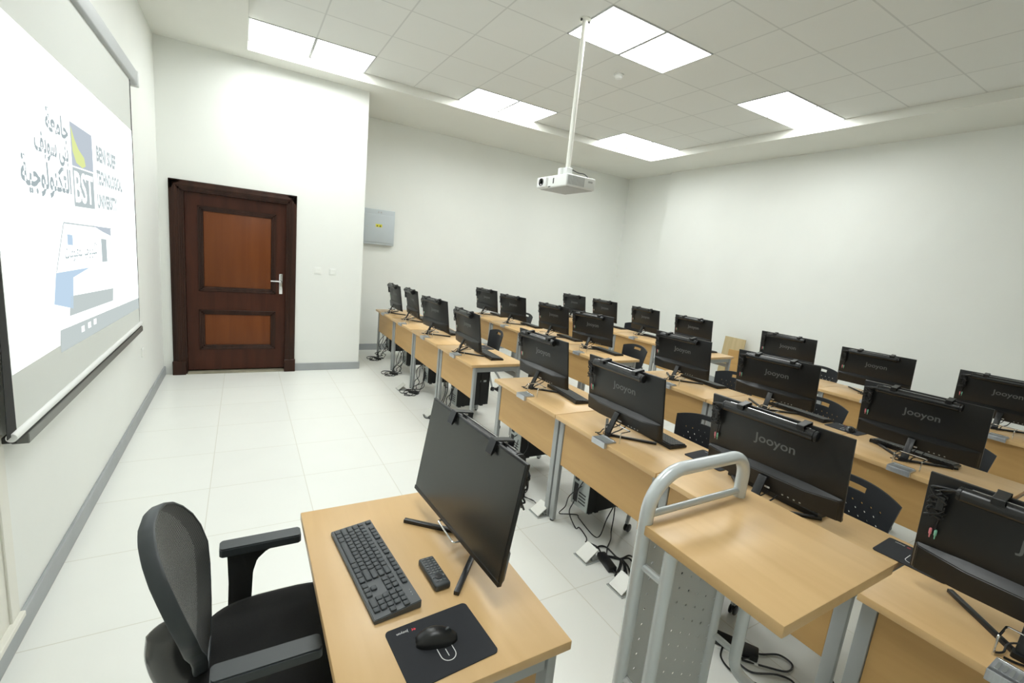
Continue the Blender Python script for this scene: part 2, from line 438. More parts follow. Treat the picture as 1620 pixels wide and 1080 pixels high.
# ------------------------------------------------------------------ door
def make_door():
    t = thing('door', 'dark mahogany two-panel door with carved frame beside the projection screen', 'door', (0, YD, 0))
    t.name = 'door_1'; t['kind'] = 'structure'
    f = bmesh.new()
    # architrave with stepped profile, y measured from the wall face (negative = into the room)
    for (a, b, h) in ((0, .115, .018), (.012, .100, .028), (.034, .078, .038), (.048, .064, .044)):
        box(f, .092 + a, .092 + b, -h, 0, 0, 2.205 - a, .003, 1)
        box(f, 1.365 - b, 1.365 - a, -h, 0, 0, 2.205 - a, .003, 1)
        box(f, .092 + a, 1.365 - a, -h, 0, 2.205 - b, 2.205 - a, .003, 1)
    for x in (.086, 1.243): box(f, x, x + .128, -.05, 0, 0, .16, .004, 1)
    box(f, .205, .225, 0, .14, 0, 2.12); box(f, 1.28, 1.30, 0, .14, 0, 2.12); box(f, .205, 1.30, 0, .14, 2.09, 2.12)
    obj('frame', f, M_['door_dark'], t)
    lf = bmesh.new(); y0, y1 = .045, .09
    x0, x1, z0, z1 = .228, 1.277, .035, 2.088
    px0, px1 = .345, 1.145
    box(lf, x0, px0, y0, y1, z0, z1); box(lf, px1, x1, y0, y1, z0, z1)
    for a, b in ((z0, .285), (.765, .985), (1.955, z1)): box(lf, px0, px1, y0, y1, a, b)
    leaf = obj('leaf', lf, M_['door_mid'], t, None)
    for a, b in ((.285, .765), (.985, 1.955)):
        mo = bmesh.new(); w = .055
        for q in range(3):
            h = .014 - .005 * q; i0 = w * q / 3; i1 = w * (q + 1) / 3
            box(mo, px0 + i0, px0 + i1, y0 - h, y1, a + i0, b - i0, .002, 1); box(mo, px1 - i1, px1 - i0, y0 - h, y1, a + i0, b - i0, .002, 1)
            box(mo, px0 + i0, px1 - i0, y0 - h, y1, a + i0, a + i1, .002, 1); box(mo, px0 + i0, px1 - i0, y0 - h, y1, b - i1, b - i0, .002, 1)
        obj('moulding', mo, M_['door_dark'], leaf)
        obj('panel', BX(px0 + w, px1 - w, y0 + .004, y1 - .01, a + w, b - w, .006, 2), M_['door_panel'], leaf)
    hd = bmesh.new(); box(hd, 1.182, 1.222, y0 - .008, y0, .99, 1.24, .004, 2)
    tube(hd, round_path([(1.202, y0 - .005, 1.15), (1.202, y0 - .05, 1.15), (1.085, y0 - .05, 1.15)], .02), .010, 10)
    lathe(hd, [(.008, 0), (.008, .004)], 12, (1.202, y0 - .012, 1.05), 'Y')
    obj('handle', hd, M_['chrome'], leaf)
    obj('threshold', BX(.225, 1.28, -.03, .24, 0, .02, .003, 1), M_['sill'], t)
    return t
make_door()
# dark space behind the leaf is closed by a wall
struct('wall_corridor', BX(.15, 1.36, YD + .25, YD + .3, 0, 2.3), M_['wall'])

# ------------------------------------------------------------------ wall fittings
def switch(loc, rz, label, name='light_switch', cat='light switch', group=None):
    t = thing(name, label, cat, loc, rz, group)
    obj('plate', BX(-.043, .043, -.006, 0, -.043, .043, .003, 2), M_['wall'], t)
    obj('rocker', BX(-.028, .028, -.0085, -.005, -.028, .028, .0015, 1), M_['wall'], t)
    return t
switch((1.62, YD, 1.318), 0, 'left of two white light switches beside the wooden door', group='light switches by the door')
switch((1.80, YD, 1.315), 0, 'right of two white light switches beside the wooden door', group='light switches by the door')
switch((0, 5.12, .55), PI / 2, 'small white socket low on the screen wall', 'wall_socket', 'wall socket')

def panelbox():
    t = thing('electrical_panel', 'grey metal electrical panel with yellow sticker on the far wall', 'electrical panel', (2.635, YF, 1.995))
    obj('enclosure', BX(-.25, .25, -.10, 0, -.27, .27, .006, 2), M_['box'], t)
    dr = obj('door', BX(-.225, .225, -.112, -.098, -.235, .19, .004, 2), M_['box'], t)
    obj('sticker', BX(-.05, .05, -.1135, -.1115, .0, .045), M_['yellow'], dr)
    s = bmesh.new()
    for x in (-.025, .02): prism(s, [(-.014, 0), (.014, 0), (0, .026)], 0, .0008, Matrix.Translation((x, -.1136, .008)) @ Matrix.Rotation(PI / 2, 4, 'X'))
    obj('warning_mark', s, M_['dark_slot'], dr)
    obj('latch', BX(-.20, -.165, -.118, -.11, -.012, .004, .002, 1), M_['steel'], dr)
    k = bmesh.new(); box(k, -.02, .0, -.104, -.098, .215, .24); box(k, .02, .04, -.104, -.098, .215, .24)
    obj('knockouts', k, M_['vent'], t)
panelbox()

def smoke():
    t = thing('smoke_detector', 'round white smoke detector on the tiled ceiling', 'smoke detector', (4.16, 3.98, ZC))
    obj('base', lathe(bmesh.new(), [(.055, 0), (.055, -.012), (.05, -.016)], 28), M_['white_plastic'], t)
    obj('dome', lathe(bmesh.new(), [(.044, -.016), (.044, -.026), (.034, -.04), (.015, -.045), (0, -.046)], 28), M_['white_plastic'], t)
smoke()

# ------------------------------------------------------------------ projector
PX, PY = 3.215, 3.36
t = thing('projector_mount', 'long white ceiling pole carrying the projector', 'projector mount', (PX, PY, ZC))
obj('ceiling_plate', lathe(bmesh.new(), [(.05, 0), (.05, -.008), (.025, -.012)], 24), M_['white_metal'], t)
for dx in (-.04, .04):
    obj('anchor_bolt', lathe(bmesh.new(), [(.008, 0), (.008, -.018), (0, -.02)], 8, (dx, -.005, -.006)), M_['dark_slot'], t)
obj('pole', tube(bmesh.new(), [(0, 0, -.01), (0, 0, -1.20)], .021, 16), M_['white_metal'], t)
b = bmesh.new(); box(b, -.032, .032, -.03, .03, -1.235, -1.165, .004, 1); box(b, -.075, .075, -.09, .09, -1.252, -1.235, .004, 1)
box(b, -.06, -.03, .02, .06, -1.235, -1.17, .004, 1)
obj('bracket', b, M_['white_plastic'], t)
obj('screw', lathe(bmesh.new(), [(.01, 0), (.01, .02), (0, .022)], 10, (-.045, .04, -1.19), 'X'), M_['vent'], t)
t = thing('projector', 'white projector hanging from the ceiling pole', 'projector', (PX, PY, 2.35))
obj('body', BX(-.15, .155, -.21, .21, 0, .098, .012, 3), M_['white_plastic'], t)
obj('underside_shading', BX(-.135, .14, -.195, .195, -.004, .004, .003, 1), M_['vent'], t)  # grey sheet puts the shading under the body into its colour
hs = bmesh.new(); box(hs, -.172, -.14, .06, .205, .006, .092, .010, 3)
hs_o = obj('lens_housing', hs, M_['white_plastic'], t)
obj('lens', lathe(bmesh.new(), [(.032, 0), (.032, -.006), (.024, -.002), (0, .004)], 24, (-.172, .13, .05), 'X'), M_['black_gloss'], hs_o)
obj('slot', BX(-.1515, -.149, -.03, -.015, .03, .075, .002, 1), M_['dark_slot'], t)
obj('slot', BX(-.1515, -.149, .015, .05, .004, .012, .002, 1), M_['dark_slot'], t)
v = bmesh.new()
for k in range(12): box(v, -.135 + .0145 * k, -.127 + .0145 * k, -.2125, -.209, .014, .086)
obj('vent', v, M_['vent'], t)
obj('badge', BX(.075, .12, -.2115, -.209, .055, .07), M_['vent'], t)
tag(obj('cable', tube(bmesh.new(), smooth_path([(PX + .03, PY - .02, 2.525), (PX + .07, PY - .06, 2.50), (PX + .11, PY - .10, 2.49), (PX + .14, PY - .14, 2.449)]), .004, 8), M_['black']),
    'short black cable from the projector top to its pole', 'cable')

# ------------------------------------------------------------------ projection screen
SX = .07
t = thing('projection_screen', 'pull-down projection screen showing a faint university slide on the left wall', 'projection screen', (0, 0, 0))
c = bmesh.new(); box(c, 0.004, .095, 1.85, 4.80, 2.735, 2.845, .018, 3)
obj('case', c, M_['case'], t)
c = bmesh.new(); box(c, 0.004, .10, 4.80, 4.84, 2.73, 2.85, .012, 2); box(c, 0.004, .10, 1.81, 1.85, 2.73, 2.85, .012, 2)
obj('end_cap', c, M_['white_plastic'], t)
YL, YRt, ZL, ZT = 2.20, 4.63, .905, 2.735
def cloth(y0, y1, amp0, amp1, nz=24):
    bm = bmesh.new(); rows = []
    for i in range(nz + 1):
        f = i / nz; z = ZL + (ZT - ZL) * f
        w0 = amp0 * math.exp(-f * 5) ; w1 = amp1 * math.exp(-f * 7)
        rows.append((bm.verts.new((SX, y0 - w0, z)), bm.verts.new((SX, y1 + w1, z)), bm.verts.new((SX - .002, y1 + w1, z)), bm.verts.new((SX - .002, y0 - w0, z))))
    for A, B in zip(rows, rows[1:]):
        for k in range(4): bm.faces.new((A[k], A[(k + 1) % 4], B[(k + 1) % 4], B[k]))
    bm.faces.new(rows[0][::-1]); bm.faces.new(rows[-1])
    return bm
obj('cloth', cloth(YL + .03, YRt - .02, 0, 0), M_['fabric_screen'], t, None)
obj('side_border', cloth(YL - .02, YL + .03, .03, 0), M_['black_matte'], t, None)
obj('side_border', cloth(YRt - .028, YRt + .014, 0, -.03), M_['black_matte'], t, None)
obj('bottom_tube', tube(bmesh.new(), [(SX, YL - .02, ZL - .005), (SX, YRt + .02, ZL - .005)], .016, 14), M_['white_plastic'], t)
obj('lower_strip', BX(.022, .074, YL + .12, YRt + .085, ZL - .082, ZL - .040, .003, 1), M_['lower_strip'], t)  # plain grey strip below the bottom tube
obj('dark_lower_strip', BX(.03, .070, YL + .02, YRt + .05, ZL - .040, ZL - .016, .002, 1), M_['dark_slot'], t)  # darker strip between the tube and the grey one
# projected picture: flat, in the plane of the cloth
TO = Matrix(((0, 0, 1, SX), (1, 0, 0, 0), (0, 1, 0, 0), (0, 0, 0, 1)))     # (u,v,w) -> (y,z,x)
def flat(poly, w, d=.0004): return prism(bmesh.new(), poly, w, w + d, TO)
pi_ = obj('projected_image', flat([(2.235, 1.122), (2.752, 1.122), (2.765, 1.188), (4.455 + .15, 1.112), (4.605, 2.372), (2.235, 2.392)], .0008), M_['proj'], t, None)
obj('projected_toolbar', flat([(2.758, 1.085), (4.605, 1.03), (4.605, 1.110), (2.767, 1.186)], .0008), M_['proj_grey'], t, None)
W1 = Matrix.Translation((.0018, 0, 0))
def ar(*codes): return ''.join(chr(c) for c in reversed(codes))
AR1 = ar(0xFE9F, 0xFE8E, 0xFEE3, 0xFECC, 0xFE94)
AR2 = ar(0xFE91, 0xFEE8, 0xFEF2, 0x20, 0xFEB3, 0xFEEE, 0xFEF3, 0xFED2)
AR3 = ar(0xFE8D, 0xFEDF, 0xFE98, 0xFEDC, 0xFEE8, 0xFEEE, 0xFEDF, 0xFEEE, 0xFE9F, 0xFEF4, 0xFE94)
AR4 = ar(0xFE97, 0xFEDC, 0xFEE8, 0xFEEE, 0xFEDF, 0xFEEE, 0xFE9F, 0xFEF4, 0xFE8E, 0x20, 0xFE8D, 0xFEDF, 0xFEE4, 0xFECC, 0xFEE0, 0xFEEE, 0xFEE3, 0xFE8E, 0xFE95)
for s, r in ((AR1, (2.765, 3.065, 2.035, 2.155)), (AR2, (2.62, 3.05, 1.905, 2.04)), (AR3, (2.46, 3.065, 1.775, 1.925))):
    obj('projected_lettering', fit_text(s, *r, W1 @ TO, bold=.03), M_['proj_text'], pi_, None)
for s, r in (('BENI SUEF', (3.56, 4.03, 2.025, 2.115)), ('TECHNOLOGICAL', (3.54, 4.19, 1.895, 1.98)), ('UNIVERSITY', (3.53, 4.01, 1.762, 1.845))):
    obj('projected_lettering', fit_text(s, *r, W1 @ TO, bold=.05), M_['proj_pale'], pi_, None)
lg = flat([(3.10, 1.95), (3.48, 1.955), (3.48, 2.15), (3.10, 2.155)], .0014)
obj('projected_emblem', lg, M_['proj_slate'], pi_, None)
lg = flat([(3.10, 1.755), (3.47, 1.755), (3.47, 1.948), (3.10, 1.944)], .0014)
obj('projected_emblem', lg, M_['proj_pale'], pi_, None)
lg = flat([(3.11, 2.135), (3.16, 2.08), (3.22, 2.04), (3.31, 2.01), (3.33, 1.97), (3.27, 1.955), (3.17, 1.97), (3.12, 2.02)], .0020)
obj('projected_swoosh', lg, M_['proj_yellow'], pi_, None)
obj('projected_lettering', fit_text('BST', 3.12, 3.45, 1.775, 1.93, Matrix.Translation((.0022, 0, 0)) @ TO, bold=.02), M_['proj'], pi_, None)
for q in (flat([(2.905, 1.672), (2.915, 1.668), (2.775, 1.452), (2.765, 1.452)], .0014), flat([(2.91, 1.676), (3.81, 1.652), (3.81, 1.645), (2.91, 1.669)], .0014), flat([(3.79, 1.65), (3.80, 1.65), (3.80, 1.30), (3.79, 1.30)], .0014)):
    obj('projected_card_edge', q, M_['proj_pale'], pi_, None)
obj('projected_shape', flat([(3.40, 1.664), (3.79, 1.650), (3.79, 1.605), (3.60, 1.63)], .0016), M_['proj_slate'], pi_, None)
obj('projected_shape', flat([(2.76, 1.45), (3.30, 1.44), (3.0, 1.41), (2.97, 1.26), (2.71, 1.315)], .0016), M_['proj_blue'], pi_, None)
obj('projected_shape', flat([(2.945, 1.325), (3.79, 1.275), (3.77, 1.197), (2.905, 1.232)], .0016), M_['proj_grey'], pi_, None)
obj('projected_shape', flat([(2.95, 1.62), (3.03, 1.615), (3.03, 1.565), (2.95, 1.57)], .0016), M_['proj_blue'], pi_, None)
obj('projected_shape', flat([(3.56, 1.59), (3.68, 1.585), (3.68, 1.45), (3.56, 1.455)], .0016), M_['proj_pale'], pi_, None)
obj('projected_lettering', fit_text(AR4, 2.90, 3.46, 1.485, 1.575, W1 @ TO, bold=.01), M_['proj_text'], pi_, None)
for k, y in enumerate((3.08, 3.20, 3.31)):
    obj('projected_button', flat([(y, 1.12), (y + .05, 1.118), (y + .05, 1.148), (y, 1.15)], .0012), M_['proj'], t, None)

# ------------------------------------------------------------------ student desks
DW, DD, DH = .86, .57, .75
def make_desk():
    t = thing('desk', 'x', 'desk', (0, 0, 0), 0, 'beech computer desks')
    h = DW / 2
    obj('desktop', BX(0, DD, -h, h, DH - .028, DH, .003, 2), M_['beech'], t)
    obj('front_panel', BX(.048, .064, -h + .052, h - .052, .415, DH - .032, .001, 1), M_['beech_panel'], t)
    for s in (-1, 1):
        y0, y1 = sorted((s * h - s * .006, s * h - s * .050))
        obj('leg', BX(.040, .068, y0, y1, 0.012, DH - .029, .004, 2), M_['grey_metal'], t)
        obj('leg', BX(.495, .525, y0, y1, 0.012, DH - .029, .004, 2), M_['grey_metal'], t)
        obj('side_rail', BX(.068, .495, y0 + .008, y1 - .008, DH - .075, DH - .030, .003, 1), M_['grey_metal'], t)
        for xx in (.054, .51):
            obj('foot', lathe(bmesh.new(), [(.014, 0), (.014, .008), (.008, .013)], 12, (xx, (y0 + y1) / 2, 0)), M_['black'], t)
    obj('back_rail', BX(.50, .52, -h + .050, h - .050, .60, .645, .003, 1), M_['grey_metal'], t)
    return t
desk0 = make_desk()
ROWN = {1: 'front', 2: 'middle', 3: 'back'}
# desk slots: block far = 4 desks beyond the aisle gap, block near = 4 desks on the podium side
FAR = [6.625, 5.745, 4.865, 3.985]
NEAR = [2.680, 1.815, .950, .073]
ROWX = {1: 2.555, 2: 4.075, 3: 5.80}
def where(r, k):
    if k < 4: return '%s row far block, %s' % (ROWN[r], ('end nearest the far wall', 'second from the far wall', 'third from the far wall', 'end beside the aisle gap')[k])
    return '%s row near block, %s' % (ROWN[r], ('end beside the aisle gap', 'second from the aisle gap', 'third from the aisle gap', 'end at the right photo edge')[k - 4])
SLOTS = FAR + NEAR
first = True
for r in (1, 2, 3):
    for k, y in enumerate(SLOTS):
        if r == 3 and k == 7: continue
        lab = 'beech desk on grey metal legs, ' + where(r, k)
        if first: desk0.location = (ROWX[r], y, 0); desk0['label'] = lab; first = False
        else: dup(desk0, (ROWX[r], y, 0), 0, lab)
td = dup(desk0, (1.54, 1.166, 0), PI, 'small beech teacher desk holding a keyboard and remote, nearest the screen wall')
del td['group']; td.name = 'teacher_desk'

# ------------------------------------------------------------------ monitors
MW, MH, MT = .605, .362, math.radians(8.5)
ZBOT = .068        # lower edge above the desk, measured at the pivot
def make_monitor():
    """front faces +x, origin on the desk under the lower edge"""
    t = thing('monitor', 'x', 'monitor', (0, 0, 0), 0, 'black monitors on the student desks')
    T = Matrix.Translation((0, 0, ZBOT)) @ Matrix.Rotation(-MT, 4, 'Y')     # local panel: x front, y width, z up
    h = MW / 2
    p = bmesh.new(); box(p, -.012, .0, -h, h, 0, MH, .0025, 2, T)
    shell = obj('back_shell', p, M_['black'], t)
    # thicker lower housing with sloped shoulders
    b = bmesh.new()
    xo, xb = -.011, -.044
    q_ = h * .55
    base = [(xo, -h + .002, .003), (xo, h - .002, .003), (xo, h - .002, .101), (xo, q_, .109), (xo, -q_, .109), (xo, -h + .002, .101)]
    top = [(xb + .016, -h + .012, .008), (xb + .016, h - .012, .008), (xb + .016, h - .012, .095), (xb, q_, .085), (xb, -q_, .085), (xb + .016, -h + .012, .095)]
    va = [b.verts.new(c) for c in base]; vb = [b.verts.new(c) for c in top]
    w0 = b.verts.new((xb, q_, .010)); w1 = b.verts.new((xb, -q_, .010))
    b.faces.new((w1, w0, vb[3], vb[4])); b.faces.new((w0, vb[1], vb[2], vb[3])); b.faces.new((vb[0], w1, vb[4], vb[5]))
    b.faces.new((vb[0], vb[1], w0, w1)); b.faces.new(va[::-1])
    for i in range(6): b.faces.new((va[i], va[(i + 1) % 6], vb[(i + 1) % 6], vb[i]))
    bmesh.ops.recalc_face_normals(b, faces=b.faces[:])
    bmesh.ops.bevel(b, geom=b.edges[:], offset=.003, segments=2, affect='EDGES')
    b.transform(T)
    obj('lower_housing', b, M_['black'], t)
    pr = bmesh.new()
    box(pr, -.0455, -.043, -.03, .0, .022, .030, 0, 1, T)
    obj('port_label', pr, M_['white_print'], t)
    pr = bmesh.new()
    for k in range(4): box(pr, -.0455, -.043, -.09 - .024 * k, -.083 - .024 * k, .02, .025, 0, 1, T)
    obj('ports', pr, M_['io'], t)
    lm = T @ Matrix.Translation((-.0122, -.012, .225)) @ Matrix(((0, 0, -1, 0), (-1, 0, 0, 0), (0, 1, 0, 0), (0, 0, 0, 1)))
    obj('brand_lettering', text_bm('Jooyon', .058, lm, .0008, bold=.0006, xs=1.08), M_['letter'], t, None)
    s = bmesh.new(); box(s, .0, .0012, -h + .006, h - .006, .016, MH - .006, 0, 1, T)
    obj('display', s, M_['screen'], t, None)
    bz = bmesh.new(); box(bz, .0, .0022, -h, h, 0, .015, .001, 1, T)
    obj('chin_bezel', bz, M_['black'], t)
    n = bmesh.new()
    a = T @ Vector((-.050, 0, .075)); hub = Vector((-.118, 0, .014))
    d = hub - a; L = d.length; ang = math.atan2(d.x, -d.z)
    box(n, -.006, .006, -.019, .019, -L, 0.0, .003, 2, Matrix.Translation(a) @ Matrix.Rotation(-ang, 4, 'Y'))
    obj('stand_neck', n, M_['black'], t)
    hb = bmesh.new(); prism(hb, rrect(-.135, -.098, -.024, .024, .008, 3), 0.0, .016)
    obj('stand_hub', hb, M_['black'], t)
    for s_ in (-1, 1):
        lg = bmesh.new(); e = Vector((.075, s_ * .205, 0)); st = Vector((-.115, s_ * .012, 0)); dd = e - st
        box(lg, 0, dd.length, -.0085, .0085, 0, .013, .002, 2, Matrix.Translation(st) @ Matrix.Rotation(math.atan2(dd.y, dd.x), 4, 'Z'))
        obj('stand_leg', lg, M_['black'], t)
    cb = bmesh.new(); q = T @ Vector((-.05, -.07, .012))
    tube(cb, smooth_path([q, (-.085, -.06, .05), (-.10, -.035, .03), (-.14, -.03, .012), (-.16, .0, .006), (-.168, .03, .006)]), .0035, 6)
    q = T @ Vector((-.05, -.03, .012))
    tube(cb, smooth_path([q, (-.09, -.02, .055), (-.12, .03, .03), (-.145, .035, .008), (-.17, .05, .006)]), .003, 6)
    obj('cable', cb, M_['black'], t)
    return t
mon0 = make_monitor()

def make_soundbar():
    """in the monitor's own frame: hangs on the back of the upper edge"""
    t = thing('soundbar', 'x', 'soundbar', (0, 0, 0), 0, 'soundbars hung on the student monitors')
    T = Matrix.Translation((0, 0, ZBOT)) @ Matrix.Rotation(-MT, 4, 'Y')
    b = bmesh.new()
    prof = []
    R = .0235
    for k in range(20): prof.append((R * math.cos(2 * PI * k / 20), R * math.sin(2 * PI * k / 20)))
    Y0, Y1 = -.185, .225
    m = T @ Matrix.Translation((-.040, 0, MH - .027)) @ Matrix(((1, 0, 0, 0), (0, 0, 1, 0), (0, 1, 0, 0), (0, 0, 0, 1)))
    prism(b, prof, Y0 + .012, Y1 - .012, m)
    obj('body', b, M_['bar_black'], t)
    for (ya, yb) in ((Y0, Y0 + .012), (Y1 - .012, Y1)):
        e = bmesh.new(); prism(e, [(x * .96, y * .96) for x, y in prof], ya, yb, m, .003); obj('end_cap', e, M_['black'], t)
    st = bmesh.new(); box(st, -.040, -.034, Y0 + .03, Y1 - .03, MH - .0045, MH - .0022, 0, 1, T); obj('top_strip', st, M_['dark_strip'], t)
    for yc in (-.125, .135):
        c = bmesh.new()
        box(c, -.062, .006, yc - .015, yc + .015, MH + .004, MH + .0085, .0015, 1, T)
        box(c, -.0645, -.0605, yc - .015, yc + .015, MH - .014, MH + .0085, .001, 1, T)
        prism(c, [(.0018, MH + .0085), (.007, MH + .0085), (.016, MH - .036), (.013, MH - .040), (.0018, MH - .026)], yc - .016, yc + .016,
              T @ Matrix(((1, 0, 0, 0), (0, 0, 1, 0), (0, 1, 0, 0), (0, 0, 0, 1))))
        obj('clip', c, M_['black'], t)
    cb = bmesh.new(); rnd = random.Random(5)
    for k in range(6):
        pts = [T @ Vector((-.04, Y1 - .005, MH - .02))]
        for i in range(1, 7):
            pts.append(T @ Vector((-.032 + rnd.uniform(-.008, .008), Y1 + .042 + .024 * math.sin(i * 1.9 + k * 1.3), MH - .02 - .020 * i)))
        tube(cb, smooth_path(pts, 4), .003, 6)
    bund = T @ Vector((-.032, Y1 + .032, MH - .085))
    box(cb, bund.x - .009, bund.x + .009, bund.y - .010, bund.y + .010, bund.z - .024, bund.z + .024, .005, 2)
    tube(cb, smooth_path([bund, T @ Vector((-.022, Y1 + .030, MH - .145)), T @ Vector((-.020, Y1 + .036, MH - .192))]), .0028, 6)
    obj('cable', cb, M_['black'], t)
    for dy, m_ in ((.044, M_['pink']), (.031, M_['green'])):
        pl = bmesh.new(); lathe(pl, [(.003, .012), (.004, .008), (.004, -.008), (.002, -.011), (.0016, -.022), (0, -.023)], 10)
        pl.transform(T @ Matrix.Translation((-.020, Y1 + dy, MH - .202)))
        obj('audio_plug', pl, m_, t)
    return t
sb0 = make_soundbar()

# measured places: slot -> (x of lower edge, y centre, yaw in degrees)
MON = {(1, 0): (2.775, 6.676, -1), (1, 1): (2.835, 6.058, -3), (1, 2): (2.78, 5.041, 8.5), (1, 3): (2.757, 4.058, -1),
       (1, 4): (2.829, 2.812, 3.7), (1, 5): (2.774, 1.862, 1.5), (1, 6): (2.855, 1.007, 2.5), (1, 7): (2.815, .157, 2.5),
       (2, 0): (4.40, 6.893, 8.5), (2, 1): (4.37, 5.953, 9.9), (2, 2): (4.43, 4.957, 6), (2, 3): (4.46, 4.186, 13),
       (2, 4): (4.40, 2.794, 3.5), (2, 5): (4.46, 1.932, 7.8), (2, 6): (4.395, .994, 3),
       (3, 0): (6.20, 6.80, 5), (3, 1): (6.28, 6.03, 2), (3, 2): (6.25, 5.042, -3), (3, 3): (6.25, 4.145, 2),
       (3, 4): (6.30, 2.865, 6), (3, 5): (6.25, 1.965, 6), (3, 6): (6.22, 1.03, 4)}
first = True
for (r, k), (x, y, a) in MON.items():
    la = 'black monitor seen from behind on a %s' % where(r, k)
    la = 'black monitor, %s' % where(r, k)
    lb = 'black soundbar clipped on the monitor, %s' % where(r, k)
    if first:
        for o, l in ((mon0, la), (sb0, lb)):
            o.location = (x, y, DH); o.rotation_euler = (0, 0, math.radians(a)); o['label'] = l
        first = False
    else:
        dup(mon0, (x, y, DH), math.radians(a), la); dup(sb0, (x, y, DH), math.radians(a), lb)
TM = (1.383, 1.214, DH); TA = PI + math.radians(4)
o = dup(mon0, TM, TA, 'black monitor on the teacher desk, its dark display facing the chair'); del o['group']
o = dup(sb0, TM, TA, 'black soundbar clipped behind the teacher monitor'); del o['group']

# ------------------------------------------------------------------ clamps at the desks' front edge
def make_clamp():
    t = thing('desk_clamp', 'x', 'desk clamp', (0, 0, 0), 0, 'aluminium clamps on the desks front edges')
    b = bmesh.new(); box(b, -.018, .068, -.055, .055, 0, .010, .002, 2); box(b, -.021, -.001, -.055, .055, -.024, .010, .002, 2)
    o = obj('block', b, M_['alu'], t)
    g = bmesh.new()
    for k in range(7): box(g, .002, .046, -.045 + .0140 * k, -.038 + .0140 * k, .0096, .0112)
    obj('grooves', g, M_['steel'], o)
    obj('top_edge', BX(.055, .062, -.050, .050, .0096, .0145, .001, 1), M_['chrome'], o)
    w = bmesh.new()
    tube(w, round_path([(.082, -.066, 0.0), (.082, -.066, .062), (.155, -.066, .066), (.155, .066, .066), (.082, .066, .062), (.082, .066, 0.0)], .008, 4), .0032, 8)
    obj('wire_hoop', w, M_['chrome'], t)
    return t
cl0 = make_clamp(); first = True
for (r, k), (x, y, a) in MON.items():
    yy = SLOTS[k] - .015 + (.075 if k == 7 else 0); xx = ROWX[r] + .0
    lab = 'aluminium clamp with chrome hoop, %s' % where(r, k)
    if first: cl0.location = (xx, yy, DH); cl0['label'] = lab; first = False
    else: dup(cl0, (xx, yy, DH), 0, lab)
# same kind of clamp behind the teacher monitor
o = dup(cl0, (1.522, 1.214, DH), PI, 'aluminium clamp with chrome hoop at the teacher desk front edge'); del o['group']

# ------------------------------------------------------------------ keyboards, mice, pads
def make_teacher_keyboard():
    t = thing('keyboard', 'charcoal full-size keyboard on the teacher desk', 'keyboard', (1.131, 1.21, DH), math.radians(5.3))
    # local: y along the length (left end +y for a user facing +x), x depth, user side -x
    L, Wd = .435, .132
    b = bmesh.new()
    prism(b, [(-Wd / 2, .0), (Wd / 2, .0), (Wd / 2, .024), (-Wd / 2, .013)], -L / 2, L / 2, Matrix(((1, 0, 0, 0), (0, 0, 1, 0), (0, 1, 0, 0), (0, 0, 0, 1))), .002)
    obj('case', b, M_['kbase'], t)
    rows = [  # (x centre from user side, list of (start unit, width))
        (.0125, [(0, 1.25), (1.25, 1.25), (2.5, 1.25), (3.75, 6.25), (10, 1.25), (11.25, 1.25), (12.5, 1.25), (13.75, 1.25), (15.3, 1), (16.3, 1), (17.3, 1), (18.6, 2), (20.6, 1)]),
        (.0315, [(0, 2.25)] + [(2.25 + i, 1) for i in range(10)] + [(12.25, 2.75), (16.3, 1), (18.6, 1), (19.6, 1), (20.6, 1)]),
        (.0505, [(0, 1.75)] + [(1.75 + i, 1) for i in range(11)] + [(12.75, 2.25), (18.6, 1), (19.6, 1), (20.6, 1), (21.6, 1)]),
        (.0695, [(0, 1.5)] + [(1.5 + i, 1) for i in range(12)] + [(13.5, 1.5), (15.3, 1), (16.3, 1), (17.3, 1), (18.6, 1), (19.6, 1), (20.6, 1)]),
        (.0885, [(i, 1) for i in range(13)] + [(13, 2), (15.3, 1), (16.3, 1), (17.3, 1), (18.6, 1), (19.6, 1), (20.6, 1), (21.6, 1)]),
        (.1145, [(0, 1)] + [(2 + i, 1) for i in range(4)] + [(6.5 + i, 1) for i in range(4)] + [(11 + i, 1) for i in range(4)] + [(15.3, 1), (16.3, 1), (17.3, 1)])]
    U = .0188; cache = {}; n = 0; rest = bmesh.new()
    for xr, ks in rows:
        for u0, w in ks:
            yc = L / 2 - .008 - (u0 + w / 2) * U; xc = -Wd / 2 + xr + .004
            z = .013 + .011 * (xc + Wd / 2) / Wd
            if w not in cache:
                kb = bmesh.new(); box(kb, -.0080, .0080, -w * U / 2 + .0013, w * U / 2 - .0013, -.001, .0055, .002, 2)
                bmesh.ops.recalc_face_normals(kb, faces=kb.faces[:])
                me = D.meshes.new('key'); kb.to_mesh(me); kb.free(); me.materials.append(M_['key'])
                for p in me.polygons: p.use_smooth = True
                me.set_sharp_from_angle(angle=math.radians(50)); cache[w] = me
            n += 1
            if n <= 96:
                k = D.objects.new('key', cache[w]); COL.objects.link(k); k.parent = t
                k.location = (xc, yc, z); k.rotation_euler = (0, -math.atan2(.011, Wd), 0)
            else:
                box(rest, xc - .008, xc + .008, yc - w * U / 2 + .0013, yc + w * U / 2 - .0013, z - .001, z + .0055, .002, 1)
    if len(rest.verts): ro = obj('keys', rest, M_['key'], t); ro['kind'] = 'stuff'
    else: rest.free()
    ld = bmesh.new()
    for i in range(3): lathe(ld, [(.0012, 0), (.0012, .0006)], 8, (.052, -L / 2 + .012 + .011 * i + .02, .0235))
    obj('indicator_lights', ld, M_['white_print'], t)
make_teacher_keyboard()

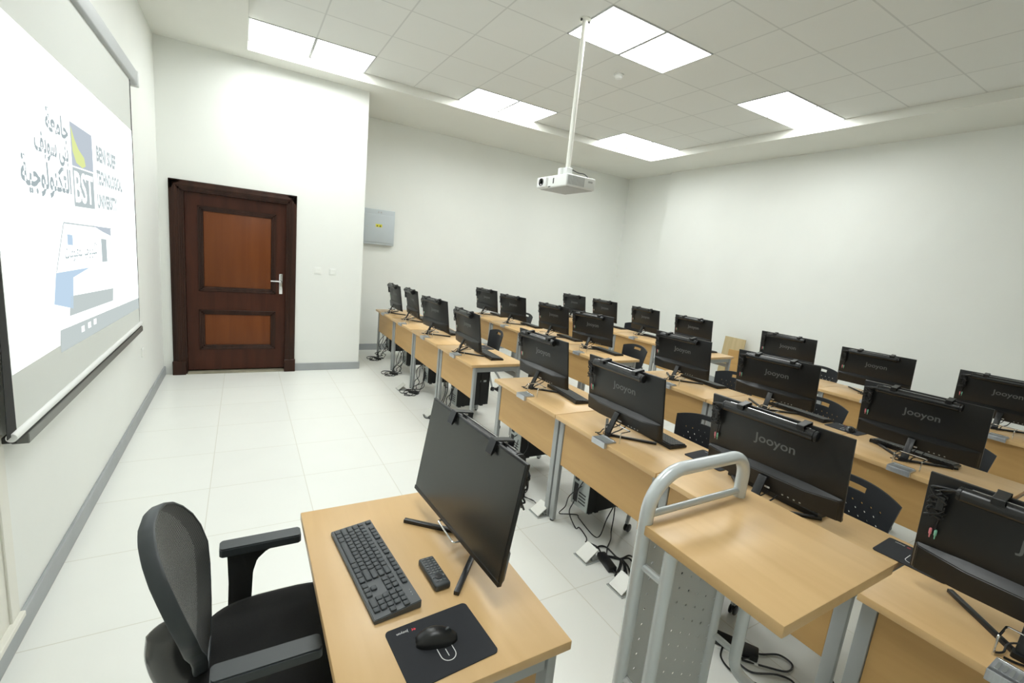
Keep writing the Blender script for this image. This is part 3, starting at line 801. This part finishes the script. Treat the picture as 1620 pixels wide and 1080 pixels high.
def make_keyboard():
    t = thing('keyboard', 'x', 'keyboard', (0, 0, 0), 0, 'student keyboards')
    L, Wd = .435, .132
    b = bmesh.new()     # user side is +x here
    prism(b, [(-Wd / 2, .024), (-Wd / 2, 0), (Wd / 2, 0), (Wd / 2, .013)], -L / 2, L / 2, Matrix(((1, 0, 0, 0), (0, 0, 1, 0), (0, 1, 0, 0), (0, 0, 0, 1))), .002)
    obj('case', b, M_['black'], t)
    ks = bmesh.new()
    for i in range(6):
        for j in range(22):
            xc = Wd / 2 - .0145 - .0195 * i; yc = -L / 2 + .0105 + .0187 * (j + .3)
            z = .013 + .011 * (Wd / 2 - xc) / Wd
            box(ks, xc - .0078, xc + .0078, yc - .0078, yc + .0078, z - .001, z + .0052)
    obj('keys', ks, M_['black'], t, None)
    return t
kb0 = make_keyboard(); first = True
KB = {(1, 0): (0, 0), (1, 1): (3.00, 6.12), (1, 2): (3.00, 5.15), (1, 3): (2.905, 3.91), (1, 4): (2.92, 2.60), (1, 5): (2.955, 1.79), (1, 6): (2.99, 1.03),
      (2, 0): (4.55, 6.75), (2, 1): (4.56, 5.72), (2, 2): (4.56, 4.76), (2, 3): (4.52, 3.97), (2, 4): (4.575, 2.665), (2, 5): (4.60, 1.78), (2, 6): (4.51, 1.02),
      (3, 1): (6.27, 5.75), (3, 2): (6.27, 4.86), (3, 3): (6.27, 4.0)}
for (r, k), (x, y) in KB.items():
    if x == 0: continue
    lab = 'black keyboard, %s' % where(r, k)
    a = math.radians(random.uniform(-3, 3) - (4 if (r, k) in ((1, 3), (1, 4), (1, 5)) else 0))
    if first: kb0.location = (x, y, DH); kb0.rotation_euler = (0, 0, a); kb0['label'] = lab; first = False
    else: dup(kb0, (x, y, DH), a, lab)

def make_pad(label, loc, rz, w=.22, d=.18, big=True):
    """local: u to the user's right (-y for the teacher), printed face up"""
    t = thing('mouse_pad', label, 'mouse pad', loc, rz)
    obj('cloth', prism(bmesh.new(), rrect(-d / 2, d / 2, -w / 2, w / 2, .012), 0, .003), M_['pad'], t)
    o = bmesh.new()
    r = .019; cx, cy = .040, .0
    arc = [(cx - .05, cy + r)] + [(cx + r * math.sin(a), cy + r * math.cos(a)) for a in [PI * q / 12 for q in range(13)]] + [(cx - .05, cy - r)]
    tube(o, [(x, y, .0031) for x, y in arc], .0011, 6, flat=.3)
    tube(o, [(cx - .016, cy, .0031), (cx + .006, cy, .0031)], .0010, 6, flat=.3)
    obj('mouse_outline', o, M_['white_print'], t)
    lm = Matrix.Translation((-d / 2 + .022, -w / 2 + .040, .0031)) @ Matrix.Rotation(-PI / 2, 4, 'Z')
    obj('lettering', text_bm('Jooyon', .011, lm, .0002), M_['white_print'], t, None)
    rd = bmesh.new(); prism(rd, [(0, 0), (.006, .004), (.0015, .0055), (.006, .010), (.010, .006), (.007, .003), (.010, -.002)], 0, .0003, Matrix.Translation((-d / 2 + .018, -w / 2 + .066, .0030)))
    obj('red_mark', rd, M_['red_print'], t, None)
    return t

def make_mouse(label, loc, rz, mats='black'):
    """nose towards +x"""
    t = thing('mouse', label, 'mouse', loc, rz)
    bm = bmesh.new(); N, Mm = 16, 14
    rings = []
    for i in range(N + 1):
        f = i / N; x = -.052 + .104 * f
        w = .031 * (math.sin(PI * min(1, max(0, f * .92 + .05))) ** .45) * (1 - .10 * math.sin(PI * f) ** 2)
        hgt = .036 * math.sin(PI * (f * .86 + .07)) ** .8 * (1.10 - .35 * f)
        ring = []
        for k in range(Mm + 1):
            a = PI * k / Mm
            ring.append(bm.verts.new((x, -w * math.cos(a), max(0.0, hgt) * math.sin(a) ** .75)))
        rings.append(ring)
    for A, B in zip(rings, rings[1:]):
        for k in range(Mm): bm.faces.new((A[k], A[k + 1], B[k + 1], B[k]))
        bm.faces.new((A[Mm], A[0], B[0], B[Mm]))
    bm.faces.new(rings[0][::-1]); bm.faces.new(rings[-1])
    obj('body', bm, M_[mats], t, 60)
    w_ = bmesh.new(); lathe(w_, [(.0, -.003), (.008, -.003), (.008, .003), (0, .003)], 14, (.028, 0, .0235), 'Y')
    obj('scroll_wheel', w_, M_['charcoal'], t)
    sl = bmesh.new(); box(sl, .010, .05, -.0006, .0006, .006, .0262, 0, 1)
    return t
make_pad('black mouse pad with red mark and white mouse outline on the teacher desk', (1.224, .868, DH), math.radians(-86), .232, .185)
make_mouse('black wireless mouse on the teacher desk pad', (1.215, .878, DH + .003), math.radians(-12))
make_pad('black mouse pad, front row near block, behind the lectern handle', (3.0, 1.40, DH), PI + .05)
make_pad('black mouse pad left of the big rightmost monitor, front row near block', (3.005, .50, DH), PI + .04)
make_pad('black mouse pad with a mouse, middle row near block, right of the third chair', (4.58, 1.435, DH), PI - .03)
make_mouse('black mouse on the pad in the middle row near block', (4.55, 1.40, DH + .003), PI + .2)
make_pad('black mouse pad at the aisle end desk, front row far block', (3.02, 4.27, DH), PI)

# remote
t = thing('remote_control', 'black remote control between the keyboard and monitor on the teacher desk', 'remote control', (1.292, 1.105, DH), math.radians(3))
obj('body', BX(-.0245, .0245, -.068, .068, 0, .021, .006, 3), M_['charcoal'], t)
rb = random.Random(2)
bc = {}
def button(x, y, w, h, m='vent'):
    obj('button', BX(x - w, x + w, y - h, y + h, .0205, .0228, .0008, 1), M_['letter'], t)
for i in range(4):
    for j in range(3): button(-.014 + .014 * j, .056 - .0115 * i, .0042, .0030)
for i in range(3):
    for j in range(4): button(-.0165 + .011 * j, .0095 - .0105 * i, .0034, .0030)
obj('dial', lathe(bmesh.new(), [(.011, .0205), (.011, .0228), (.006, .0232), (0, .0232)], 20, (0, -.031, 0)), M_['black'], t)
for x in (-.016, .016): button(x, -.031, .0032, .003)
for x in (-.012, 0, .012): button(x, -.049, .0038, .0026)

# ------------------------------------------------------------------ teacher chair
def make_task_chair():
    cy = 1.36
    t = thing('office_chair', 'black mesh-back office chair with armrests tucked under the teacher desk', 'office chair', (0, 0, 0))
    # seat cushion
    b = bmesh.new(); N = 26; prof = [(0.0, .47), (.6, .478), (.85, .474), (.96, .462), (1.0, .445), (.985, .425), (.93, .415), (0, .413)]
    rings = []
    cx, sx, sy = .90, .245, .245
    for f, z in prof:
        if f == 0: rings.append([b.verts.new((cx, cy, z))]); continue
        ring = []
        for k in range(N * 2):
            a = 2 * PI * k / (2 * N); c, s = math.cos(a), math.sin(a)
            e = .62
            ring.append(b.verts.new((cx + f * sx * math.copysign(abs(c) ** e, c), cy + f * sy * math.copysign(abs(s) ** e, s), z + .012 * (f > .5) * 0)))
        rings.append(ring)
    for A, B in zip(rings, rings[1:]):
        n = max(len(A), len(B))
        for k in range(n):
            k2 = (k + 1) % n
            if len(A) == 1: b.faces.new((A[0], B[k], B[k2]))
            elif len(B) == 1: b.faces.new((A[k2], A[k], B[0]))
            else: b.faces.new((A[k], A[k2], B[k2], B[k]))
    obj('seat', b, M_['black_fabric'], t, 60)
    # backrest outline: z, half width, spine x
    pr = [(.49, .060, .702), (.54, .085, .700), (.58, .112, .695), (.62, .146, .686), (.66, .180, .675), (.72, .210, .660), (.78, .214, .641), (.83, .200, .626), (.875, .172, .612), (.91, .135, .603), (.935, .088, .597), (.946, .035, .594)]
    def P(z, y, hw, xs): return Vector((xs + .035 * (y / .22) ** 2, cy + y, z))
    mb = bmesh.new(); grid = []
    fine = []
    for i in range(len(pr) - 1):
        for q in range(3):
            f = q / 3; fine.append(tuple(pr[i][j] * (1 - f) + pr[i + 1][j] * f for j in range(3)))
    fine.append(pr[-1])
    for z, hw, xs in fine:
        grid.append([mb.verts.new(P(z, hw * (2 * k / 12 - 1), hw, xs)) for k in range(13)])
    for A, B in zip(grid, grid[1:]):
        for k in range(12): mb.faces.new((A[k], A[k + 1], B[k + 1], B[k]))
    mo = obj('mesh_back', mb, M_['mesh_back'], t, 80)
    # material coordinates: the weave uses y/z of the object
    loop = [P(z, -hw, hw, xs) for z, hw, xs in fine] + [P(z, hw, hw, xs) for z, hw, xs in fine[::-1]]
    fb = bmesh.new()
    pts = []
    n = len(loop)
    for i, p in enumerate(loop): pts.append(p)
    # flat band frame: deep in x, thin outward
    rings = []
    ctr = Vector((.65, cy, .74))
    for i, p in enumerate(loop):
        tn = (loop[(i + 1) % n] - loop[(i - 1) % n]).normalized()
        back = Vector((-1, 0, -0.33)); back = (back - tn * back.dot(tn)).normalized()
        out = tn.cross(back).normalized()
        if out.dot(p - ctr) < 0: out = -out
        ring = []
        for (a, o) in ((.036, -.002), (.036, .004), (.031, .008), (.002, .008), (-.002, .005), (-.002, .0), (.002, -.003), (.031, -.005)):
            ring.append(fb.verts.new(p + back * a + out * o))
        rings.append(ring)
    for i in range(n):
        A, B = rings[i], rings[(i + 1) % n]
        for k in range(8): fb.faces.new((A[k], A[(k + 1) % 8], B[(k + 1) % 8], B[k]))
    obj('back_frame', fb, M_['charcoal'], t, 40)
    # spine / cover behind
    sp = bmesh.new()
    spp = smooth_path([(.612, cy, .625), (.606, cy, .58), (.603, cy, .51), (.632, cy, .43), (.73, cy, .375), (.86, cy, .365)])
    tube(sp, spp, [.006 + .022 * min(1, i / 5) for i in range(len(spp))], 12, flat=1.7)
    obj('back_support', sp, M_['dark_grey'], t, 60)
    for s in (-1, 1):
        yb = cy + s * .268
        a = bmesh.new()
        pad = smooth_path([(.725, yb, .648), (.78, yb, .655), (.86, yb, .660), (.93, yb, .656), (.972, yb, .645)], 5)
        for A0, A1 in zip(pad, pad[1:]): pass
        prism(a, rrect(.722, .975, yb - .030, yb + .030, .012), .628, .660, None, .004)
        arm = obj('armrest', a, M_['charcoal'], t)
        st = bmesh.new()
        poly = [(.745, .630), (.905, .630), (.865, .618), (.835, .590), (.822, .545), (.815, .40), (.745, .40), (.748, .52)]
        prism(st, poly, -.016, .016, Matrix.Translation((0, yb - s * .004, 0)) @ Matrix(((1, 0, 0, 0), (0, 0, -1, 0), (0, 1, 0, 0), (0, 0, 0, 1))), .004)
        box(st, .76, .81, *sorted((yb, cy + s * .15)), .398, .412)
        obj('arm_post', st, M_['black_matte'], arm)
    obj('mechanism', BX(.80, 1.0, cy - .09, cy + .09, .36, .414, .01, 2), M_['black_matte'], t)
    obj('gas_lift', tube(bmesh.new(), [(.90, cy, .36), (.90, cy, .10)], .025, 14), M_['black'], t)
    base = bmesh.new(); lathe(base, [(.04, .085), (.045, .10), (.04, .14), (.028, .15)], 16, (.90, cy, 0))
    base_o = obj('star_base', base, M_['black'], t)
    for k in range(5):
        a = 2 * PI * k / 5 + .3; c, s = math.cos(a), math.sin(a)
        lg = bmesh.new(); tube(lg, [(.90 + .03 * c, cy + .03 * s, .115), (.90 + .27 * c, cy + .27 * s, .075)], .018, 8)
        obj('base_leg', lg, M_['black'], base_o)
        w = bmesh.new(); px, py = .90 + .27 * c, cy + .27 * s
        rot = Matrix.Translation((px, py, .027)) @ Matrix.Rotation(a, 4, 'Z')
        for q in (-.014, .006):
            wb = bmesh.new(); lathe(wb, [(0, 0), (.027, 0), (.027, .008), (0, .008)], 16, (0, q, 0), 'Y'); merge(w, wb, rot)
        tube(w, [(px, py, .03), (px, py, .075)], .006, 8)
        obj('caster', w, M_['black'], t)
make_task_chair()

# ------------------------------------------------------------------ student chairs
def make_student_chair():
    """sitter faces -x; back at +x"""
    t = thing('student_chair', 'x', 'chair', (0, 0, 0), 0, 'black perforated student chairs')
    NY, NZ = 40, 22; hw = .220; z0, z1 = .52, .85
    def pos(u, v, off):
        # u -1..1 across, v 0..1 up
        z = z0 + (z1 - z0) * v
        wtaper = 1.0 - .17 * (1 - v)
        y = u * hw * wtaper
        z -= .040 * abs(u) ** 2.2 * v
        if v > .9: pass
        x = .055 * v - .05 * (u ** 2) + .02 * (1 - v) ** 2
        return Vector((x + off, y, z))
    b = bmesh.new(); grids = []
    for off in (0.0, .012):
        grids.append([[b.verts.new(pos(2 * i / NY - 1, j / NZ, off)) for i in range(NY + 1)] for j in range(NZ + 1)])
    def in_slot(i, j):
        u = (i + .5) / NY * 2 - 1; v = (j + .5) / NZ
        du = max(0.0, abs(u) - .30); dv = (v - .87)
        return (du * 2.2) ** 2 + dv ** 2 < .055 ** 2
    inc = [[not in_slot(i, j) for i in range(NY)] for j in range(NZ)]
    A, B = grids
    for j in range(NZ):
        for i in range(NY):
            if not inc[j][i]: continue
            b.faces.new((A[j][i], A[j + 1][i], A[j + 1][i + 1], A[j][i + 1])); b.faces.new((B[j][i], B[j][i + 1], B[j + 1][i + 1], B[j + 1][i]))
            for (di, dj, p, q) in ((-1, 0, (j, i), (j + 1, i)), (1, 0, (j + 1, i + 1), (j, i + 1)), (0, -1, (j, i + 1), (j, i)), (0, 1, (j + 1, i), (j + 1, i + 1))):
                ii, jj = i + di, j + dj
                if 0 <= ii < NY and 0 <= jj < NZ and inc[jj][ii]: continue
                b.faces.new((A[p[0]][p[1]], B[p[0]][p[1]], B[q[0]][q[1]], A[q[0]][q[1]]))
    for v in [v for v in b.verts if not v.link_faces]: b.verts.remove(v)
    obj('backrest', b, M_['chairshell'], t, 50)
    s = bmesh.new(); box(s, -.40, .02, -.21, .21, .438, .462, .02, 3)
    s2 = bmesh.new(); box(s2, -.38, -.02, -.19, .19, .455, .478, .012, 3); merge(s, s2)
    obj('seat', s, M_['chairplain'], t, 50)
    for q in (-1, 1):
        br = bmesh.new(); tube(br, round_path([(-.12, q * .13, .43), (.05, q * .13, .43), (.045, q * .13, .60)], .05), .011, 8)
        obj('back_bar', br, M_['black'], t)
    for q in (-1, 1):
        for xt, xm, xb_ in ((-.30, -.30, -.31), (-.06, .03, .11)):
            leg = bmesh.new()
            tube(leg, round_path([(xt + (.12 if xt < -.2 else -.08), q * .10, .432), (xt, q * .17, .425), (xm, q * .21, .30), (xb_, q * .235, .062)], .07), .0125, 10)
            obj('leg', leg, M_['grey_metal'], t)
            w = bmesh.new(); rot = Matrix.Translation((xb_ + .012, q * .235, .028)) @ Matrix.Rotation(.5 * q + xb_, 4, 'Z')
            for qq in (-.017, .005):
                wb = bmesh.new(); lathe(wb, [(0, 0), (.022, 0), (.028, .004), (.028, .010), (.022, .013), (0, .013)], 16, (0, qq, 0), 'Y'); merge(w, wb, rot)
            tube(w, [(xb_, q * .235, .03), (xb_, q * .235, .07)], .008, 8)
            obj('caster', w, M_['black'], t)
    return t
ch0 = make_student_chair(); first = True
CH = {(1, 2): (3.45, 4.80, -8), (1, 3): (3.32, 3.55, 0), (1, 4): (3.27, 2.46, -3), (1, 5): (3.33, 1.70, 3), (1, 6): (3.31, .885, -2),
      (2, 0): (4.88, 6.46, 4), (2, 3): (4.88, 3.89, -6), (2, 4): (4.93, 2.58, 0), (2, 5): (4.88, 1.79, 0), (2, 6): (4.87, .95, 0),
      (3, 2): (6.62, 5.66, 0), (3, 4): (6.62, 2.64, 2)}
for (r, k), (x, y, a) in CH.items():
    lab = 'black perforated plastic chair, %s' % where(r, k)
    if first: ch0.location = (x, y, 0); ch0.rotation_euler = (0, 0, math.radians(a)); ch0['label'] = lab; first = False
    else: dup(ch0, (x, y, 0), math.radians(a), lab)

# ------------------------------------------------------------------ computer towers on wheeled stands (front row)
def make_tower():
    t = thing('computer_tower', 'x', 'computer tower', (0, 0, 0), 0, 'black computer towers under the desks')
    obj('case', BX(.004, .36, -.085, .085, 0, .365, .003, 1), M_['black_matte'], t)
    bp = obj('back_plate', BX(0, .006, -.083, .083, .003, .362), M_['io'], t)
    f = bmesh.new()
    for R in (.040, .030, .020, .010): tube(f, [(-.001, .035 * -1 + R * math.cos(2 * PI * k / 20), .255 + R * math.sin(2 * PI * k / 20)) for k in range(20)], .0022, 5, True)
    for k in range(4):
        a = PI * k / 4; tube(f, [(-.001, -.035 + .042 * math.cos(a), .255 + .042 * math.sin(a)), (-.001, -.035 - .042 * math.cos(a), .255 - .042 * math.sin(a))], .0018, 5)
    obj('fan_grille', f, M_['dark_slot'], bp)
    p = bmesh.new(); box(p, -.0015, .002, .022, .065, .18, .34); 
    for k in range(4): box(p, -.0015, .002, -.06, .01, .04 + .022 * k, .048 + .022 * k)
    box(p, -.0015, .002, .022, .065, .03, .16)
    obj('port_panel', p, M_['dark_slot'], bp)
    obj('front_bezel', BX(.36, .378, -.085, .085, 0, .365, .005, 2), M_['black'], t)
    for x in (.05, .31):
        for y in (-.06, .06): obj('foot', BX(x - .018, x + .018, y - .012, y + .012, -.018, .001, .003, 1), M_['charcoal'], t)
    obj('side_label', BX(.265, .335, -.0862, -.0848, .255, .275), M_['io'], t)
    return t
def make_holder():
    t = thing('tower_holder', 'x', 'computer holder', (0, 0, 0), 0, 'metal holders hanging the towers under the desks')
    for x in (.07, .27):
        b = bmesh.new()
        box(b, x, x + .03, -.0885, -.0865, -.004, .586, 0, 1); box(b, x, x + .03, .0865, .0885, -.004, .586, 0, 1)
        box(b, x, x + .03, -.0885, .0885, -.004, -.002, 0, 1); box(b, x, x + .03, -.0885, .0885, .584, .586, 0, 1)
        obj('strap', b, M_['black_matte'], t)
    return t
tw0, sd0 = make_tower(), make_holder(); first = True
for k in range(7):
    y = SLOTS[k] + .43 - .15; x = 2.72; z = .135
    l1 = 'black computer tower, %s' % where(1, k); l2 = 'black strap holder around the computer tower, %s' % where(1, k)
    if first:
        tw0.location = (x, y, z); sd0.location = (x, y, z); tw0['label'] = l1; sd0['label'] = l2; first = False
    else:
        dup(tw0, (x, y, z), 0, l1); dup(sd0, (x, y, z), 0, l2)

# ------------------------------------------------------------------ floor outlet lids, adapters, cables
def make_lid(label, loc, rz, ang=36):
    t = thing('floor_outlet', label, 'floor outlet', loc, rz, 'open metal floor outlets')
    b = bmesh.new()
    for a in ((-.06, .06, -.06, -.05), (-.06, .06, .05, .06), (-.06, -.05, -.05, .05), (.05, .06, -.05, .05)): box(b, *a, 0, .006)
    obj('frame', b, M_['steel'], t)
    l = bmesh.new(); box(l, 0, .105, -.05, .05, -.003, .003, .001, 1, Matrix.Translation((-.052, 0, .010)) @ Matrix.Rotation(-math.radians(ang), 4, 'Y'))
    obj('lid', l, M_['lid'], t)
    obj('socket', BX(.0, .045, -.045, .045, 0, .02, .003, 1), M_['steel'], t)
    return t
for label, loc, rz in (
    ('open metal floor outlet by the desk legs, front row near block, farthest of three', (2.582, 2.32, 0), 0),
    ('open metal floor outlet beside the black power adapter, front row near block', (2.582, 1.80, 0), 0),
    ('open metal floor outlet close to the lectern leg, front row near block', (2.59, 1.51, 0), 0),
    ('open metal floor outlet under the aisle end desk, front row far block', (2.50, 4.33, 0), .1),
    ('open metal floor outlet under the second desk from the far wall, front row', (2.48, 5.30, 0), 0)):
    make_lid(label, loc, rz)

t = thing('power_adapter', 'black power adapter lying between two floor outlets, front row near block', 'power adapter', (2.648, 1.705, 0), -1.80)
obj('body', BX(-.075, .075, -.027, .027, 0, .034, .006, 2), M_['black'], t)
obj('cord', tube(bmesh.new(), smooth_path([(.07, 0, .017), (.11, .01, .012), (.14, .04, .006), (.17, .02, .005)]), .004, 6), M_['black'], t)
t = thing('power_strip', 'black and white power strip on the floor behind the lectern frame', 'power strip', (2.80, .985, 0), -1.05)
obj('body', BX(-.11, .11, -.035, .035, .012, .045, .006, 2), M_['black'], t)
obj('base', BX(-.115, .115, -.04, .04, 0, .013, .003, 1), M_['white_plastic'], t)

def tangle(label, pts_list, rad=.0035, group='floor cables of the front row'):
    b = bmesh.new()
    for pts in pts_list: tube(b, smooth_path(pts, 7), rad, 6)
    return tag(obj('cable', b, M_['black']), label, 'cable', group)
def wander(rng, p0, p1, n, amp, zlow=.004):
    p0, p1 = Vector(p0), Vector(p1); out = [p0]
    for i in range(1, n):
        f = i / n; p = p0.lerp(p1, f)
        p += Vector((rng.uniform(-amp, amp), rng.uniform(-amp, amp), 0)); p.z = max(zlow, (p0.z * (1 - f) ** 3 + p1.z * f ** 3) + rng.uniform(0, .012))
        out.append(p)
    out.append(p1); return out
rng = random.Random(11)
names = ['under the desk nearest the far wall', 'under the second desk from the far wall', 'under the third desk from the far wall', 'under the aisle end desk of the far block']
for k in range(4):
    yt = SLOTS[k] + .28; yl = SLOTS[k] + .44
    L = []
    for q in range(3):
        L.append(wander(rng, (2.715, yt + rng.uniform(-.06, .02), rng.uniform(.22, .45)), (2.55 + rng.uniform(-.05, .08), yl - .12 + rng.uniform(-.1, .06), .006), 9, .05))
    L.append(wander(rng, (2.68, yl - .09, .60), (2.58, yl - .06, .006), 9, .03))
    L.append(wander(rng, (2.70, yl - .12, .55), (2.50, yl - .16, .006), 10, .05))
    L.append([(2.58, yl - .06, .006), (2.50, yl - .02, .006), (2.44, yl - .07, .006), (2.43, yl - .16, .006), (2.49, yl - .20, .01), (2.44, yl - .25, .006), (2.50, yl - .29, .006), (2.56, yl - .22, .012), (2.53, yl - .16, .006)])
    L.append([(2.56, yl - .10, .01), (2.49, yl - .11, .012), (2.46, yl - .20, .006), (2.54, yl - .30, .006), (2.60, yl - .24, .01)])
    tangle('tangle of black cables on the floor ' + names[k], L, .0045)
    ad = thing('power_adapter', 'black power adapter in the cables ' + names[k], 'power adapter', (2.575, yl - .20, 0), -1.3 + .2 * k)
    obj('body', BX(-.06, .06, -.025, .025, 0, .03, .005, 2), M_['black'], ad)

# near block
tangle('tangle of black cables by the floor outlet behind the teacher monitor', [
    wander(rng, (2.735, 2.88, .40), (2.60, 2.44, .02), 9, .06), wander(rng, (2.735, 2.93, .33), (2.57, 2.56, .005), 9, .09),
    [(2.73, 2.92, .30), (2.66, 2.87, .15), (2.60, 2.78, .03), (2.53, 2.72, .006), (2.50, 2.62, .006), (2.56, 2.55, .006), (2.60, 2.46, .02), (2.60, 2.40, .02)],
    wander(rng, (2.735, 2.90, .22), (2.56, 2.70, .005), 7, .07)])
Z = .006
def fl(*p): return [(x, y, Z + .002 * (i % 2)) for i, (x, y) in enumerate(p)]
tangle('thin black cables looping from the computer tower to the middle floor outlet', [
    [(2.715, 2.06, .36), (2.70, 2.09, .28), (2.69, 2.11, .18), (2.68, 2.13, .09)] + fl((2.70, 2.07), (2.725, 2.062), (2.703, 1.963), (2.676, 1.922), (2.66, 1.86), (2.64, 1.80)),
    [(2.715, 2.08, .30), (2.68, 2.15, .20), (2.69, 2.19, .10)] + fl((2.702, 2.257), (2.805, 2.198), (2.795, 2.151), (2.757, 1.959), (2.80, 1.94)) + [(2.86, 1.96, .10), (2.88, 1.93, .22), (2.87, 1.90, .34)],
    [(2.87, 1.92, .30), (2.90, 1.94, .12)] + fl((2.911, 1.954), (2.84, 1.88), (2.76, 1.822), (2.70, 1.76), (2.681, 1.713))], .0038)
L = [fl((2.667, 1.926), (2.70, 1.846), (2.672, 1.778)), fl((2.652, 1.833), (2.72, 1.85), (2.756, 1.824), (2.747, 1.732), (2.754, 1.699), (2.70, 1.65), (2.62, 1.60))]
for e in ((2.837, 1.681), (2.800, 1.643), (2.687, 1.54), (2.638, 1.524), (2.654, 1.567), (2.66, 1.611), (2.70, 1.60)):
    L.append([(2.70, 1.76, Z), (2.749, 1.701, .012), ((2.749 + e[0]) / 2 + .01, (1.701 + e[1]) / 2 - .006, .03), (e[0], e[1], .014)])
tangle('thick black cables fanning into the floor outlet beside the lectern', L, .0052)
tangle('black cable loops on the floor behind the lectern frame', [
    [(2.82, .93, .03), (2.90, .90, .008), (2.98, .86, .008), (2.985, .80, .008), (2.92, .79, .008), (2.85, .85, .008), (2.78, .92, .008)],
    [(2.80, .90, .03), (2.76, .93, .008), (2.76, .86, .008), (2.86, .80, .008), (2.89, .74, .008), (2.80, .70, .008), (2.70, .66, .008)],
    [(2.75, 1.0, .02), (2.70, .97, .008), (2.68, .90, .008), (2.72, .82, .008), (2.75, .78, .008)]], .0045)

# ------------------------------------------------------------------ lectern
t = thing('lectern', 'beech-topped lectern on a grey tubular frame with perforated panel', 'lectern', (0, 0, 0))
obj('top', BX(1.80, 2.342, .374, .810, .968, 1.0, .003, 2), M_['beech'], t)
hx0, hx1, hy = 1.815, 2.262, .792
hp = [(hx0, hy, .02), (hx0, hy, 1.15), (hx1, hy, 1.15), (hx1, hy, .02)]
pts = [Vector(hp[0])]
R1, R2 = .125, .075
for (cx, cz, r, a0, a1) in ((hx0 + R1, 1.15 - R1, R1, 180, 90), (hx1 - R2, 1.15 - R2, R2, 90, 0)):
    for k in range(11):
        a = math.radians(a0 + (a1 - a0) * k / 10); pts.append(Vector((cx + r * math.cos(a), hy, cz + r * math.sin(a))))
pts.append(Vector(hp[3]))
obj('handle_tube', tube(bmesh.new(), pts, .0205, 18), M_['podium_metal'], t)
obj('cross_bar', tube(bmesh.new(), [(hx0, hy, 1.022), (hx1, hy, 1.022)], .011, 12), M_['podium_metal'], t)
for x in (hx0 + .004, hx1):
    obj('inner_tube', tube(bmesh.new(), round_path([(x, .692, .968), (x, .692, .395), (x, .40, .385)], .05), .019, 14), M_['podium_metal'], t)
    for z in ((.862, .47) if x < 2 else (.862, .46)):
        obj('rung', tube(bmesh.new(), [(x, .692, z), (x, hy, z)], .012, 10), M_['podium_metal'], t)
    obj('foot', tube(bmesh.new(), [(x, .82, .022), (x, .36, .022)], .021, 12), M_['podium_metal'], t)
obj('shelf_bar', tube(bmesh.new(), [(hx0, .40, .385), (hx1, .40, .385)], .015, 12), M_['podium_metal'], t)
pn = bmesh.new(); box(pn, hx0 + .012, hx1 - .012, hy - .003, hy - .001, .12, .955)
obj('perforated_panel', pn, M_['podium_sheet'], t, None)

# wooden boards by the back wall
def board(label, loc, rx, w, h, m):
    t = thing('wooden_board', label, 'board', loc, rx)
    o = obj('panel', BX(-.009, .009, -w / 2, w / 2, 0, h, .001, 1), m, t); o.rotation_euler = (0, math.radians(5), 0)
board('tall pale wooden board leaning on the back wall behind the back row', (7.55, 4.40, 0), 0, .36, .84, M_['cardboard'])
board('shorter wooden board standing before the taller one at the back wall', (7.36, 4.17, 0), .25, .28, .68, M_['beech_panel'])

# ------------------------------------------------------------------ world and colour
w = D.worlds.new('world'); scn.world = w; w.use_nodes = True
w.node_tree.nodes['Background'].inputs[0].default_value = (.9, .95, 1, 1)
w.node_tree.nodes['Background'].inputs[1].default_value = .3
scn.view_settings.view_transform = 'Standard'; scn.view_settings.look = 'None'
scn.view_settings.gamma = 1; scn.view_settings.use_curve_mapping = False
scn.view_settings.exposure = 0.20
scn.cycles.max_bounces = 10; scn.cycles.diffuse_bounces = 6; scn.cycles.transparent_max_bounces = 12
scn.cycles.use_denoising = True
scn.cycles.sample_clamp_indirect = 8
